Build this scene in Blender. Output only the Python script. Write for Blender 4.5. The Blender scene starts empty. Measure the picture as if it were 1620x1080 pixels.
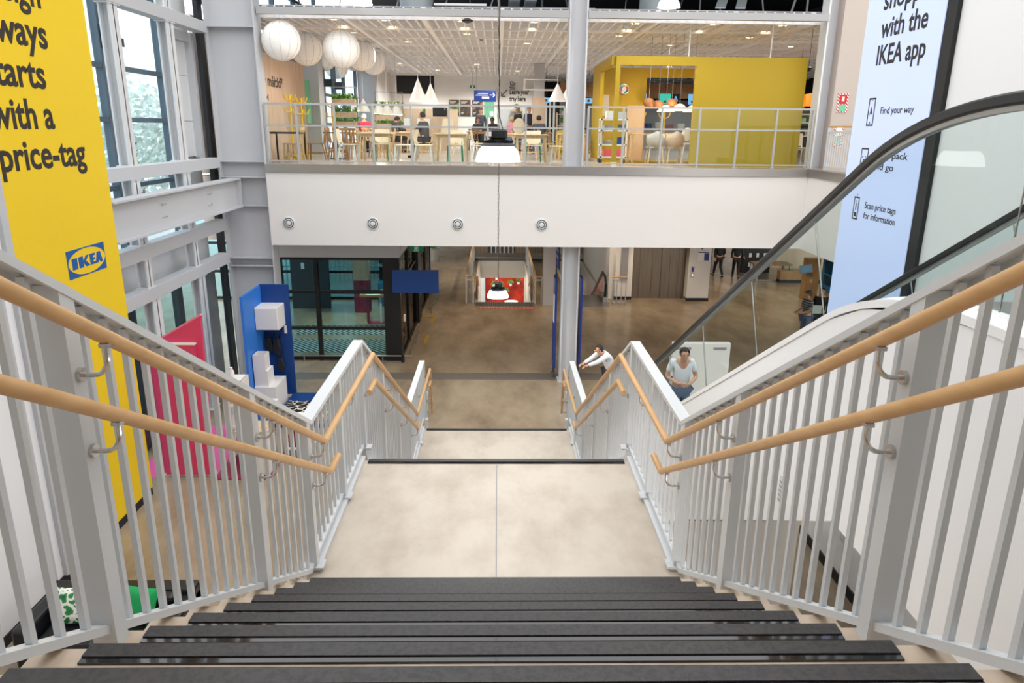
import bpy, math, random
from mathutils import Vector, Matrix
random.seed(7)
SC = bpy.context.scene
COL = SC.collection
PI = math.pi

# ------------------------------------------------------------------ camera
def make_camera():
    cd = bpy.data.cameras.new('camera'); co = bpy.data.objects.new('camera', cd); COL.objects.link(co)
    f = 1146.85; cx, cy = 810.0, 540.0
    F = Vector(((788 - cx) / f, (203 - cy) / f, 1)).normalized()
    D = Vector(((770 - cx) / f, (4446 - cy) / f, 1)); D = (D - F * D.dot(F)).normalized()
    R = D.cross(F)
    # rows R, F, -D express the world axes in camera coordinates (x right, y down, z forward)
    right = Vector((R[0], F[0], -D[0])); down = Vector((R[1], F[1], -D[1])); fwd = Vector((R[2], F[2], -D[2]))
    m = Matrix((( right[0], -down[0], -fwd[0]), (right[1], -down[1], -fwd[1]), (right[2], -down[2], -fwd[2]))).to_4x4()
    m.translation = Vector((0, 0, 6.51))
    co.matrix_world = m
    cd.sensor_width = 36.0; cd.lens = f / 1620 * 36.0; cd.clip_start = 0.05; cd.clip_end = 400
    SC.camera = co
make_camera()

# ------------------------------------------------------------------ world, exposure, large lights
def make_world():
    w = bpy.data.worlds.new('world'); SC.world = w; w.use_nodes = True
    nt = w.node_tree; nt.nodes.clear()
    out = nt.nodes.new('ShaderNodeOutputWorld'); bg = nt.nodes.new('ShaderNodeBackground')
    tc = nt.nodes.new('ShaderNodeTexCoord'); sep = nt.nodes.new('ShaderNodeSeparateXYZ'); ramp = nt.nodes.new('ShaderNodeValToRGB')
    nt.links.new(tc.outputs['Generated'], sep.inputs[0]); nt.links.new(sep.outputs['Z'], ramp.inputs[0])
    ramp.color_ramp.elements[0].position = 0.0; ramp.color_ramp.elements[0].color = (1.0, 0.99, 0.98, 1)
    ramp.color_ramp.elements[1].position = 0.7; ramp.color_ramp.elements[1].color = (0.97, 0.98, 1.0, 1)
    nt.links.new(ramp.outputs[0], bg.inputs['Color']); bg.inputs['Strength'].default_value = 1.25
    nt.links.new(bg.outputs[0], out.inputs[0])
make_world()
SC.view_settings.view_transform = 'Standard'
SC.view_settings.look = 'None'
SC.view_settings.gamma = 1.0
SC.view_settings.use_curve_mapping = False
SC.view_settings.exposure = 0.85
SC.cycles.use_denoising = True
SC.cycles.max_bounces = 8
SC.cycles.diffuse_bounces = 4
SC.cycles.transparent_max_bounces = 24
SC.cycles.sample_clamp_indirect = 4.0

def lamp_light(kind, loc, energy, color=(1, 1, 1), size=0.2, rot=(0, 0, 0), angle=2.4, sizey=None):
    l = bpy.data.lights.new('light', kind); l.energy = energy; l.color = color
    if kind == 'AREA':
        l.size = size
        if sizey: l.shape = 'RECTANGLE'; l.size_y = sizey
    else: l.shadow_soft_size = size
    if kind == 'SPOT': l.spot_size = angle; l.spot_blend = 0.6
    o = bpy.data.objects.new('light', l); o.location = loc; o.rotation_euler = rot; COL.objects.link(o)
    return o
# restaurant downlights, added unseen fill for back wall and lower hall, market below
UP = 5.627
for y in (20.5, 24.5, 29, 34):
    for x in (-3.6, 0.2, 4.2, 8.6):
        lamp_light('SPOT', (x, y, 8.9), 140 if x < 3 else 85, (1, 0.97, 0.93), 0.12, angle=2.7)
for x in (-3.6, -1.2, 1.0): lamp_light('SPOT', (x, 36.2, 8.9), 130, (1, 0.95, 0.88), 0.12, angle=2.5)  # unseen spots added to brighten the white back wall
lamp_light('POINT', (0.3, 33.5, -0.55), 25, (1, 0.9, 0.78), 0.15)  # added fill inside the floor opening, brightens its end wall
lamp_light('POINT', (3.3, 3.6, 3.4), 110, (1, 0.97, 0.93), 0.2)  # added unseen fill under the escalator for the pier and lower wall
for (x, y, e) in ((-1.2, 21.0, 75), (1.0, 24.5, 55), (-1.8, 26, 60), (5.9, 26.6, 100), (3.8, 27.6, 70), (9.5, 24.5, 80), (10.5, 30, 120), (-1.5, 34, 90), (-4.6, 22.5, 260), (-4.4, 25.8, 260), (0.3, 31.5, 110), (0.3, 26.2, 60), (5, 21, 45), (11.3, 26.3, 110)):
    lamp_light('SPOT', (x, y, 3.55), e * 1.3, (1, 0.81, 0.60), 0.08, angle=1.9)  # unseen spots put in to brighten the hall, lobby and floor opening
for (x, y) in ((0.3, 38.6), (3.6, 39), (-2.5, 39)):
    lamp_light('POINT', (x, y, -1.3), 70, (1, 0.85, 0.7), 0.3)

# ------------------------------------------------------------------ materials
def lin(h):
    h = h.lstrip('#'); r = []
    for i in (0, 2, 4):
        c = int(h[i:i + 2], 16) / 255
        r.append(c / 12.92 if c <= 0.04045 else ((c + 0.055) / 1.055) ** 2.4)
    return (r[0], r[1], r[2], 1)
MAT = {}
def M(name, hexc, rough=0.5, metal=0.0, var=None, bump=None, emit=0.0, spec=0.5, kind=None, coat=0.0):
    m = bpy.data.materials.new(name); m.use_nodes = True; nt = m.node_tree
    b = nt.nodes['Principled BSDF']
    c = lin(hexc); b.inputs['Base Color'].default_value = c
    b.inputs['Roughness'].default_value = rough; b.inputs['Metallic'].default_value = metal
    b.inputs['Specular IOR Level'].default_value = spec
    if coat: b.inputs['Coat Weight'].default_value = coat
    if emit:
        b.inputs['Emission Color'].default_value = c; b.inputs['Emission Strength'].default_value = emit
    if var or bump:
        tc = nt.nodes.new('ShaderNodeTexCoord'); mp = nt.nodes.new('ShaderNodeMapping')
        nt.links.new(tc.outputs['Object'], mp.inputs[0])
    if var:   # (other colour, scale, stretch xyz, detail)
        hex2, sc, st, lo, hi = var
        n = nt.nodes.new('ShaderNodeTexNoise'); n.inputs['Scale'].default_value = sc; n.inputs['Detail'].default_value = 8
        n.inputs['Roughness'].default_value = 0.62
        mp.inputs['Scale'].default_value = st
        r = nt.nodes.new('ShaderNodeValToRGB'); r.color_ramp.elements[0].position = lo; r.color_ramp.elements[1].position = hi
        r.color_ramp.elements[0].color = c; r.color_ramp.elements[1].color = lin(hex2)
        nt.links.new(mp.outputs[0], n.inputs['Vector']); nt.links.new(n.outputs['Fac'], r.inputs[0])
        nt.links.new(r.outputs[0], b.inputs['Base Color'])
    if bump:
        n2 = nt.nodes.new('ShaderNodeTexNoise'); n2.inputs['Scale'].default_value = bump[0]; n2.inputs['Detail'].default_value = 4
        bp = nt.nodes.new('ShaderNodeBump'); bp.inputs['Strength'].default_value = bump[1]; bp.inputs['Distance'].default_value = 0.01
        nt.links.new(tc.outputs['Object'], n2.inputs['Vector']); nt.links.new(n2.outputs['Fac'], bp.inputs['Height'])
        nt.links.new(bp.outputs[0], b.inputs['Normal'])
    MAT[name] = m
    return m
def GLASS(name, tint, refl=1.0, ior=1.45, rough=0.0, k=0.6):
    m = bpy.data.materials.new(name); m.use_nodes = True; nt = m.node_tree; nt.nodes.clear()
    out = nt.nodes.new('ShaderNodeOutputMaterial'); tr = nt.nodes.new('ShaderNodeBsdfTransparent'); gl = nt.nodes.new('ShaderNodeBsdfGlossy')
    tr.inputs[0].default_value = lin(tint); gl.inputs['Roughness'].default_value = rough; gl.inputs[0].default_value = (refl, refl, refl, 1)
    fr = nt.nodes.new('ShaderNodeFresnel'); fr.inputs[0].default_value = ior; mx = nt.nodes.new('ShaderNodeMixShader')
    ge = nt.nodes.new('ShaderNodeNewGeometry'); s1 = nt.nodes.new('ShaderNodeMath'); s1.operation = 'SUBTRACT'; s1.inputs[0].default_value = 1.0
    nt.links.new(ge.outputs['Backfacing'], s1.inputs[1]); s2 = nt.nodes.new('ShaderNodeMath'); s2.operation = 'MULTIPLY'; nt.links.new(fr.outputs[0], s2.inputs[0]); nt.links.new(s1.outputs[0], s2.inputs[1])
    s3 = nt.nodes.new('ShaderNodeMath'); s3.operation = 'MULTIPLY'; nt.links.new(s2.outputs[0], s3.inputs[0]); s3.inputs[1].default_value = k
    nt.links.new(s3.outputs[0], mx.inputs[0]); nt.links.new(tr.outputs[0], mx.inputs[1]); nt.links.new(gl.outputs[0], mx.inputs[2])
    nt.links.new(mx.outputs[0], out.inputs[0]); MAT[name] = m
    return m
def STRIPE(name, h1, h2, scale, axis='x', rough=0.5, duty=0.5, emit=0.0):
    """two-colour procedural stripes across one local axis (or diagonal 'd')"""
    m = bpy.data.materials.new(name); m.use_nodes = True; nt = m.node_tree; b = nt.nodes['Principled BSDF']
    b.inputs['Roughness'].default_value = rough
    tc = nt.nodes.new('ShaderNodeTexCoord'); sp = nt.nodes.new('ShaderNodeSeparateXYZ'); nt.links.new(tc.outputs['Object'], sp.inputs[0])
    def math_(op, a, bb):
        n = nt.nodes.new('ShaderNodeMath'); n.operation = op
        for i, v in enumerate((a, bb)):
            if isinstance(v, (int, float)): n.inputs[i].default_value = v
            else: nt.links.new(v, n.inputs[i])
        return n.outputs[0]
    if axis == 'd': v = math_('ADD', sp.outputs['X'], sp.outputs['Z'])
    elif axis == 'dy': v = math_('ADD', sp.outputs['X'], sp.outputs['Y'])
    else: v = sp.outputs[axis.upper()]
    fr = math_('FRACT', math_('MULTIPLY', v, scale), 0); lt = math_('LESS_THAN', fr, duty)
    mx = nt.nodes.new('ShaderNodeMix'); mx.data_type = 'RGBA'
    nt.links.new(lt, mx.inputs['Factor']); mx.inputs['A'].default_value = lin(h2); mx.inputs['B'].default_value = lin(h1)
    nt.links.new(mx.outputs['Result'], b.inputs['Base Color'])
    MAT[name] = m
    return m

M('steel_grey', '#CDD0D2', 0.42)
M('cone_white', '#D9D1C8', 0.6)
M('rail_grey', '#A8A7A6', 0.45)
M('casing_beige', '#C0B3A9', 0.6)
M('strip_metal', '#7A736B', 0.35, 0.3)
M('deck_white', '#F3F3F3', 0.5)
M('steel_white', '#D9DADB', 0.5)
M('steel_frame', '#C2C3C6', 0.55)
M('wall_white', '#E4E2DF', 0.7)
M('wall_side', '#F2F2F3', 0.75)
M('fascia_white', '#E6E2DE', 0.7)
M('soffit', '#C9C1B8', 0.8)
M('concrete_floor', '#A3937C', 0.22, var=('#7E6D59', 1.1, (1, 0.45, 1), 0.35, 0.68), bump=(9, 0.04), spec=0.45)
M('concrete_pale', '#A8987F', 0.3, var=('#877660', 1.3, (1, 0.6, 1), 0.35, 0.7))
M('landing', '#C8BDAE', 0.5, var=('#A59684', 2.2, (1, 0.6, 1), 0.42, 0.78), bump=(30, 0.05))
M('stair_concrete', '#CDBBA6', 0.6, var=('#B5A28D', 5, (1, 1, 1), 0.4, 0.7))
M('nosing', '#3B3837', 0.55, var=('#2C2A2A', 60, (1, 1, 1), 0.45, 0.6))
M('nosing_gloss', '#131316', 0.12, coat=0.5)
M('oak', '#D3A874', 0.42, var=('#C69A65', 7, (3, 0.7, 3), 0.35, 0.7))
M('oak_pale', '#DDBF98', 0.5, var=('#CBA878', 8, (4, 0.6, 1), 0.4, 0.66))
M('wood_brown', '#A87B4C', 0.5, var=('#8A6038', 8, (4, 4, 0.6), 0.4, 0.66))
M('wood_panel', '#D6BBA2', 0.6, var=('#C9AB90', 3, (1, 1, 0.25), 0.4, 0.66))
M('ply', '#B08A5E', 0.55, var=('#9C774D', 3, (1, 1, 0.3), 0.4, 0.66))
M('chrome', '#C9C6C2', 0.22, 1.0)
M('steel_brushed', '#A8A4A0', 0.35, 0.9)
M('galvanised', '#A6ADB2', 0.4, 0.6, var=('#868E94', 1.2, (1, 1, 1), 0.4, 0.65))
M('black', '#141416', 0.45)
M('black_soft', '#1B1B1E', 0.7)
M('black_rubber', '#1A1A1B', 0.3)
M('leather', '#17181C', 0.38, bump=(14, 0.15))
M('frame_dark', '#2A3036', 0.4)
M('frame_blue', '#50626E', 0.4)
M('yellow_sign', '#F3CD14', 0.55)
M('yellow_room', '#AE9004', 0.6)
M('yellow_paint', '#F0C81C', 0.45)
M('text_dark', '#2B2523', 0.6)
M('logo_blue', '#0A57A4', 0.5)
M('blue_sign', '#083C80', 0.5)
M('blue_deep', '#173A8A', 0.5)
M('blue_light', '#2E77CF', 0.5)
M('blue_wall', '#0D6C9C', 0.5)
M('pink', '#DB3F6C', 0.5)
M('pink_light', '#F0889F', 0.5)
M('coral', '#E85560', 0.5)
M('magenta_floor', '#E0569A', 0.35)
M('burgundy', '#8E2748', 0.5)
M('white_lacquer', '#EDE9E4', 0.4)
M('white_plastic', '#E9E6E0', 0.45)
M('cream', '#E3D3B8', 0.45)
M('green_pillow', '#0F9E55', 0.75, bump=(60, 0.1))
M('green_mint', '#6FC39B', 0.5)
M('green_seat', '#3F9A68', 0.5)
M('exit_green', '#108A5C', 0.5)
M('leaf', '#4E8A36', 0.6, var=('#86B850', 5, (1, 1, 1), 0.4, 0.6))
M('leaf_overexposed', '#DAE4DB', 0.8, var=('#E6EEE6', 2, (1, 1, 1), 0.4, 0.6))  # near-white leaves: overexposure outside the windows put into the colour
M('bark', '#7A6A58', 0.8)
M('red', '#C8241F', 0.5)
M('red_dark', '#A1200F', 0.5)
M('red_shop', '#C92F0E', 0.6, var=('#8E1A08', 1.6, (1, 1, 1), 0.45, 0.6))
M('brown_shade', '#9B6A45', 0.6)
M('lift_steel', '#75695B', 0.33, 0.75, var=('#685C50', 2, (6, 1, 0.3), 0.4, 0.7))
M('grey_mid', '#8F9094', 0.6)
M('grey_dark', '#4C4D51', 0.6)
M('grey_wall', '#C9C4BD', 0.75)
M('plenum', '#2A2C30', 0.9)
M('duct', '#8E9498', 0.5, 0.2)
M('ceiling_fin', '#F7F6F6', 0.6)
M('skin', '#D9A588', 0.5)
M('skin_dark', '#7A4F38', 0.5)
M('hair_dark', '#2A211D', 0.7)
M('hair_white', '#E6E1DA', 0.7)
M('hair_blond', '#C9A26B', 0.7)
M('shirt_white', '#EEF1F6', 0.8)
M('shirt_red', '#C42B45', 0.8)
M('suit', '#4B4B51', 0.85)
M('hoodie', '#515661', 0.85)
M('navy', '#28304A', 0.85)
M('trousers', '#3A3B45', 0.85)
M('jeans', '#5A6E8C', 0.85)
STRIPE('striped_shirt', '#3E4A52', '#A9B6BC', 14, 'z', 0.85, 0.6)
STRIPE('hazard', '#E7B922', '#1D1B18', 9, 'dy', 0.5)
STRIPE('fire_stripes', '#C4202A', '#EFEBE6', 14, 'd', 0.5)
STRIPE('mat_grooves', '#B9C8CC', '#14191C', 5.5, 'dy', 0.6, 0.45)
STRIPE('slat_wall', '#8E7B68', '#6F5E4E', 6, 'x', 0.6, 0.8)
STRIPE('lantern_paper_ribs', '#FAF6F0', '#F0E9E0', 30, 'z', 0.8, 0.6)
MAT['lantern_paper_ribs'].node_tree.nodes['Principled BSDF'].inputs['Emission Color'].default_value = (1, .96, .9, 1)
MAT['lantern_paper_ribs'].node_tree.nodes['Principled BSDF'].inputs['Emission Strength'].default_value = 0.05
M('emit_white', '#FFFDF8', 0.5, emit=6.0)
M('emit_warm', '#FFD9A0', 0.5, emit=4.0)
M('emit_amber', '#E8802A', 0.6, emit=0.55)
M('emit_shade', '#FFE7C4', 0.6, emit=0.6)
M('led_screen', '#BCC9EE', 0.35, emit=0.28)
M('screen_blue', '#6FAEDD', 0.4, emit=0.5)
M('screen_kiosk', '#5B7F9E', 0.3, emit=0.2)
M('leaflet_paper', '#C3D4CB', 0.7)
M('screen_dark', '#101622', 0.2)
M('screen_green', '#31B9A5', 0.4, emit=0.5)
M('paper', '#F4F2EC', 0.7)
M('poster_dark', '#3B2E2C', 0.6, var=('#7A5A4C', 3, (1, 1, 1), 0.45, 0.65))
M('poster_green', '#4B3B33', 0.6, var=('#6FA84B', 2.2, (1, 1, 1), 0.5, 0.58))
M('poster_flesh', '#3A2F30', 0.6, var=('#C98B6C', 2.0, (1, 1, 1), 0.5, 0.58))
M('pavement', '#C9CBC9', 0.8)
M('road', '#A9ADB0', 0.8)
M('cable', '#2A2A2C', 0.5)
M('market_floor', '#B9C4C6', 0.4)
M('upper_floor', '#C3B9B0', 0.25, var=('#B3A89E', 1.5, (1, 1, 1), 0.4, 0.65))
M('ceiling_back', '#BCBEC3', 0.8)
GLASS('glass', '#F4FAF8', 0.9)
GLASS('glass_rail', '#F6FAF9', 1.0, 1.5)
GLASS('glass_esc', '#EFF4F3', 1.0, 1.5, k=0.32)
GLASS('glass_esc_far', '#EFF4F3', 1.0, 1.5, k=0.10)
GLASS('glass_window', '#EAF4FA', 0.6)
GLASS('glass_teal', '#B3CFD6', 0.9, 1.5, k=0.5)
GLASS('glass_teal_pale', '#D5EDF0', 0.7)
GLASS('glass_smoke', '#7E7468', 1.0, 1.5)
def patch_material(name, base, patch, ink, scale, gap=0.07):
    """voronoi patches: leafy or scribbled fabric"""
    m = bpy.data.materials.new(name); m.use_nodes = True; nt = m.node_tree; b = nt.nodes['Principled BSDF']; b.inputs['Roughness'].default_value = 0.8
    tc = nt.nodes.new('ShaderNodeTexCoord'); v = nt.nodes.new('ShaderNodeTexVoronoi'); v.feature = 'DISTANCE_TO_EDGE'; v.inputs['Scale'].default_value = scale
    n = nt.nodes.new('ShaderNodeTexNoise'); n.inputs['Scale'].default_value = scale * 0.8
    ad = nt.nodes.new('ShaderNodeMix'); ad.data_type = 'RGBA'; ad.inputs['Factor'].default_value = 0.12
    nt.links.new(tc.outputs['Object'], n.inputs['Vector']); nt.links.new(tc.outputs['Object'], ad.inputs['A']); nt.links.new(n.outputs['Color'], ad.inputs['B'])
    nt.links.new(ad.outputs['Result'], v.inputs['Vector'])
    r = nt.nodes.new('ShaderNodeValToRGB'); r.color_ramp.interpolation = 'CONSTANT'
    e = r.color_ramp.elements; e[0].position = 0; e[0].color = lin(base); e[1].position = gap; e[1].color = lin(patch)
    if ink: x = e.new(0.30); x.color = lin(ink)
    nt.links.new(v.outputs['Distance'], r.inputs[0]); nt.links.new(r.outputs[0], b.inputs['Base Color']); MAT[name] = m
patch_material('leaf_fabric', '#EDEBE2', '#2F8A4A', '#1F6B38', 9, 0.10)
patch_material('rug_fabric', '#E4DCCB', '#161516', None, 6)
def weave_emission(name): pass

# ------------------------------------------------------------------ mesh building
class MB:
    def __init__(s): s.v = []; s.f = []; s.m = []; s.cur = 0
    def face(s, *idx): s.f.append(idx); s.m.append(s.cur)
    def box(s, x0, x1, y0, y1, z0, z1):
        n = len(s.v); s.v += [(x0, y0, z0), (x1, y0, z0), (x1, y1, z0), (x0, y1, z0), (x0, y0, z1), (x1, y0, z1), (x1, y1, z1), (x0, y1, z1)]
        for q in ((0, 3, 2, 1), (4, 5, 6, 7), (0, 1, 5, 4), (1, 2, 6, 5), (2, 3, 7, 6), (3, 0, 4, 7)): s.face(*[n + i for i in q])
        return s
    def hexa(s, pts):
        n = len(s.v); s.v += [tuple(p) for p in pts]
        for q in ((0, 3, 2, 1), (4, 5, 6, 7), (0, 1, 5, 4), (1, 2, 6, 5), (2, 3, 7, 6), (3, 0, 4, 7)): s.face(*[n + i for i in q])
        return s
    def bar(s, p, q, w, h, side=None):
        p, q = Vector(p), Vector(q); d = (q - p).normalized()
        if side is None: side = Vector((1, 0, 0)) if abs(d.x) < 0.9 else Vector((0, 1, 0))
        side = Vector(side); side = (side - d * side.dot(d)).normalized(); up = side.cross(d)
        a, b = side * w / 2, up * h / 2
        return s.hexa([p - a - b, p + a - b, q + a - b, q - a - b, p - a + b, p + a + b, q + a + b, q - a + b])
    def poly(s, pts):
        n = len(s.v); s.v += [tuple(p) for p in pts]; s.face(*range(n, n + len(pts))); return s
    def extrude(s, pts, vec):
        n = len(s.v); k = len(pts); vec = Vector(vec)
        s.v += [tuple(p) for p in pts] + [tuple(Vector(p) + vec) for p in pts]
        s.face(*reversed(range(n, n + k))); s.face(*range(n + k, n + 2 * k))
        for i in range(k): j = (i + 1) % k; s.face(n + i, n + j, n + k + j, n + k + i)
        return s
    def tube(s, pts, r, n=8):
        pts = [Vector(p) for p in pts]; k = len(pts); rs = r if isinstance(r, (list, tuple)) else [r] * k
        d0 = (pts[1] - pts[0]).normalized(); ref = Vector((0, 0, 1)) if abs(d0.z) < 0.9 else Vector((1, 0, 0))
        base = len(s.v); side = None
        for i, p in enumerate(pts):
            d = (pts[min(i + 1, k - 1)] - pts[max(i - 1, 0)]).normalized()
            if side is None: side = d.cross(ref).normalized()
            side = (side - d * side.dot(d)).normalized(); up = side.cross(d)
            sc = 1.0
            if 0 < i < k - 1:
                c = (pts[i] - pts[i - 1]).normalized().dot(d); sc = 1 / max(0.5, c)
            for j in range(n):
                a = 2 * PI * j / n; o = side * math.cos(a) * rs[i] + up * math.sin(a) * rs[i]
                if sc > 1.01:
                    dd = (pts[i] - pts[i - 1]).normalized(); perp = (d - dd * d.dot(dd))
                    if perp.length > 1e-6: perp.normalize(); nrm = (dd - (pts[i + 1] - pts[i]).normalized()); nrm.normalize(); o = o + nrm * o.dot(nrm) * (sc - 1)
                s.v.append(tuple(p + o))
        for i in range(k - 1):
            for j in range(n):
                a = base + i * n + j; b = base + i * n + (j + 1) % n; s.face(a, b, b + n, a + n)
        s.face(*[base + j for j in reversed(range(n))]); s.face(*[base + (k - 1) * n + j for j in range(n)])
        return s
    def lathe(s, prof, c=(0, 0, 0), n=20, close=True):
        base = len(s.v)
        for r, z in prof:
            for j in range(n):
                a = 2 * PI * j / n; s.v.append((c[0] + r * math.cos(a), c[1] + r * math.sin(a), c[2] + z))
        for i in range(len(prof) - 1):
            for j in range(n):
                a = base + i * n + j; b = base + i * n + (j + 1) % n; s.face(a, b, b + n, a + n)
        if close:
            s.face(*[base + j for j in reversed(range(n))]); t = base + (len(prof) - 1) * n; s.face(*[t + j for j in range(n)])
        return s
    def ell(s, c, r, nu=12, nv=8, fn=None):
        base = len(s.v); r = r if isinstance(r, (list, tuple)) else (r, r, r)
        for i in range(nv + 1):
            t = PI * i / nv
            for j in range(nu):
                a = 2 * PI * j / nu; p = Vector((math.sin(t) * math.cos(a), math.sin(t) * math.sin(a), math.cos(t)))
                if fn: p = fn(p)
                s.v.append((c[0] + p.x * r[0], c[1] + p.y * r[1], c[2] + p.z * r[2]))
        for i in range(nv):
            for j in range(nu):
                a = base + i * nu + j; b = base + i * nu + (j + 1) % nu; s.face(a, a + nu, b + nu, b)
        return s
    def add(s, o):
        n = len(s.v); s.v += o.v
        for f, m in zip(o.f, o.m): s.f.append(tuple(i + n for i in f)); s.m.append(m)
        return s
    def xf(s, mat, start=0):
        for i in range(start, len(s.v)): s.v[i] = tuple(mat @ Vector(s.v[i]))
        return s
    def build(s, name, mat, parent=None, smooth=False, bevel=0, loc=None):
        me = bpy.data.meshes.new(name)
        if parent is not None: org = WORLD[parent.name]
        elif loc is not None: org = Vector(loc)
        else:
            xs = [v[0] for v in s.v]; ys = [v[1] for v in s.v]; zs = [v[2] for v in s.v]
            org = Vector(((min(xs) + max(xs)) / 2, (min(ys) + max(ys)) / 2, min(zs)))
        me.from_pydata([(v[0] - org.x, v[1] - org.y, v[2] - org.z) for v in s.v], [], s.f)
        mats = mat if isinstance(mat, (list, tuple)) else [mat]
        for m in mats: me.materials.append(MAT[m])
        if len(mats) > 1:
            for p, k in zip(me.polygons, s.m): p.material_index = k
        if smooth:
            for p in me.polygons: p.use_smooth = True
        me.update()
        o = bpy.data.objects.new(name, me); COL.objects.link(o)
        if smooth:
            try: me.set_sharp_from_angle(angle=math.radians(40))
            except Exception: pass
        if parent is not None: o.parent = parent; WORLD[o.name] = org
        else: o.location = org; WORLD[o.name] = org
        if bevel:
            b = o.modifiers.new('bevel', 'BEVEL'); b.width = bevel; b.segments = 2; b.limit_method = 'ANGLE'
        return o
WORLD = {}
def box(*a): return MB().box(*a)
def tag(o, label, cat, group=None):
    o['label'] = label; o['category'] = cat
    if group: o['group'] = group
    return o
def lab(o, label): o['label'] = label; return o
def struct(o): o['kind'] = 'structure'; return o
def thing(name, label, cat, loc=(0, 0, 0), group=None):
    o = bpy.data.objects.new(name, None); COL.objects.link(o); o.location = loc; o.empty_display_size = 0.1
    WORLD[o.name] = Vector(loc); return tag(o, label, cat, group)
def dup(o, loc=None, rz=None, label=None, group=None, parent=None):
    c = o.copy(); COL.objects.link(c)
    if parent is not None: c.parent = parent
    if loc is not None: c.location = loc
    if rz is not None: c.rotation_euler = (0, 0, rz)
    if label: c['label'] = label
    if group: c['group'] = group
    for ch in o.children: dup(ch, parent=c)
    return c
def text_mesh(s, xheight=None, width=None, capheight=None, bold=0.0, line=1.0, align='LEFT', depth=0.0):
    """text laid out in its local xy plane; returns an MB scaled as asked"""
    cu = bpy.data.curves.new('t', 'FONT'); cu.body = s; cu.align_x = align; cu.offset = bold; cu.space_line = line; cu.resolution_u = 3
    cu.extrude = depth
    ob = bpy.data.objects.new('t', cu); COL.objects.link(ob)
    dg = bpy.context.evaluated_depsgraph_get(); me = bpy.data.meshes.new_from_object(ob.evaluated_get(dg))
    vs = [tuple(v.co) for v in me.vertices]; fs = [tuple(p.vertices) for p in me.polygons]
    bpy.data.objects.remove(ob); bpy.data.curves.remove(cu); bpy.data.meshes.remove(me)
    k = 1.0
    if xheight: k = xheight / 0.449
    if capheight: k = capheight / 0.682
    xs = [v[0] for v in vs]; kx = k
    if width: kx = width / (max(xs) - min(xs))
    mb = MB(); mb.v = [(v[0] * kx, v[1] * k, v[2]) for v in vs]; mb.f = fs; mb.m = [0] * len(fs)
    return mb
def place_text(mb, origin, right, up, name, mat, parent, thick=0.004):
    """stand the flat letters up: local x -> right, y -> up, and give them a little thickness"""
    r, u = Vector(right), Vector(up); n = r.cross(u)
    out = MB(); k = len(mb.v)
    P = lambda v, h: tuple(Vector(origin) + r * v[0] + u * v[1] + n * h)
    out.v = [P(v, thick) for v in mb.v] + [P(v, 0) for v in mb.v]
    for f in mb.f: out.face(*f); out.face(*[i + k for i in reversed(f)])
    cnt = {}
    for f in mb.f:
        for i in range(len(f)):
            a, b = f[i], f[(i + 1) % len(f)]; cnt[(a, b)] = 1
    for (a, b) in cnt:
        if (b, a) not in cnt: out.face(b, a, a + k, b + k)
    return out.build(name, mat, parent)
# ================================================================== the setting
HZ = [(-0.86, 1.39, 27.6, 36.9), (2.95, 4.30, 27.6, 36.9)]          # openings in the lower floor
b = MB()
xs = [-14, -0.86, 1.39, 2.95, 4.30, 18]
b.box(-14, 18, -4, 27.6, -0.3, 0)
for x0, x1 in ((-14, -0.86), (1.39, 2.95), (4.30, 18)): b.box(x0, x1, 27.6, 36.9, -0.3, 0)
b.box(-14, 18, 36.9, 46, -0.3, 0)
struct(b.build('floor', 'concrete_floor'))
struct(box(-6.6, 6.2, 18.5, 19.05, 0.0, 0.006).build('trim_1', 'strip_metal'))           # steel strip across the floor
# storey below the openings
struct(box(-8, 12, 26, 44, -4.6, -4.4).build('floor_market', 'market_floor'))
struct(box(-8, -0.90, 26, 44, -0.9, -0.31).add(box(1.43, 2.91, 26, 44, -0.9, -0.31)).add(box(4.34, 12, 26, 44, -0.9, -0.31)).add(box(-0.90, 1.43, 37.0, 44, -0.9, -0.31)).add(box(2.91, 4.34, 37.0, 44, -0.9, -0.31)).build('ceiling_market', 'wall_white'))
struct(box(-8, 12, 42.0, 42.3, -4.4, -0.3).build('wall_market', 'red_shop'))
struct(box(-8, -0.72, 41.6, 41.95, -4.4, -0.9).build('wall_market_pale', 'market_floor'))
# left side wall (plain, near) and the return behind the sign
struct(box(-6.62, -6.36, -5, 9.55, 0, 12).build('wall_left', 'wall_side'))
struct(box(-6.36, -6.34, -4, 9.55, 0, 0.14).build('baseboard_left', 'black_soft'))
struct(box(-6.40, -6.30, 9.0, 9.16, 0.14, 12).add(box(-6.40, -6.30, 9.38, 9.52, 0.14, 12)).build('trim_2', 'steel_frame'))
# right side wall
struct(box(-6.62, 5.5, -5.2, -5.0, 0, 12).build('wall_back_unseen', 'wall_white')); struct(box(-6.62, 5.5, -5.0, -0.5, 11.9, 12.1).build('ceiling_gallery_unseen', 'grey_wall'))  # unseen wall and part roof, put in to cut light from behind
struct(box(5.14, 5.5, -5, 10.75, 0, 12).build('wall_right', 'wall_side'))
struct(box(5.11, 5.14, -4, 10.75, 0, 0.15).build('baseboard_right', 'black_soft'))
# upper gallery on the camera's side
struct(box(-6.36, 5.14, -4, 0.80, 5.3, UP).build('floor_gallery', 'concrete_pale'))
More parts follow.
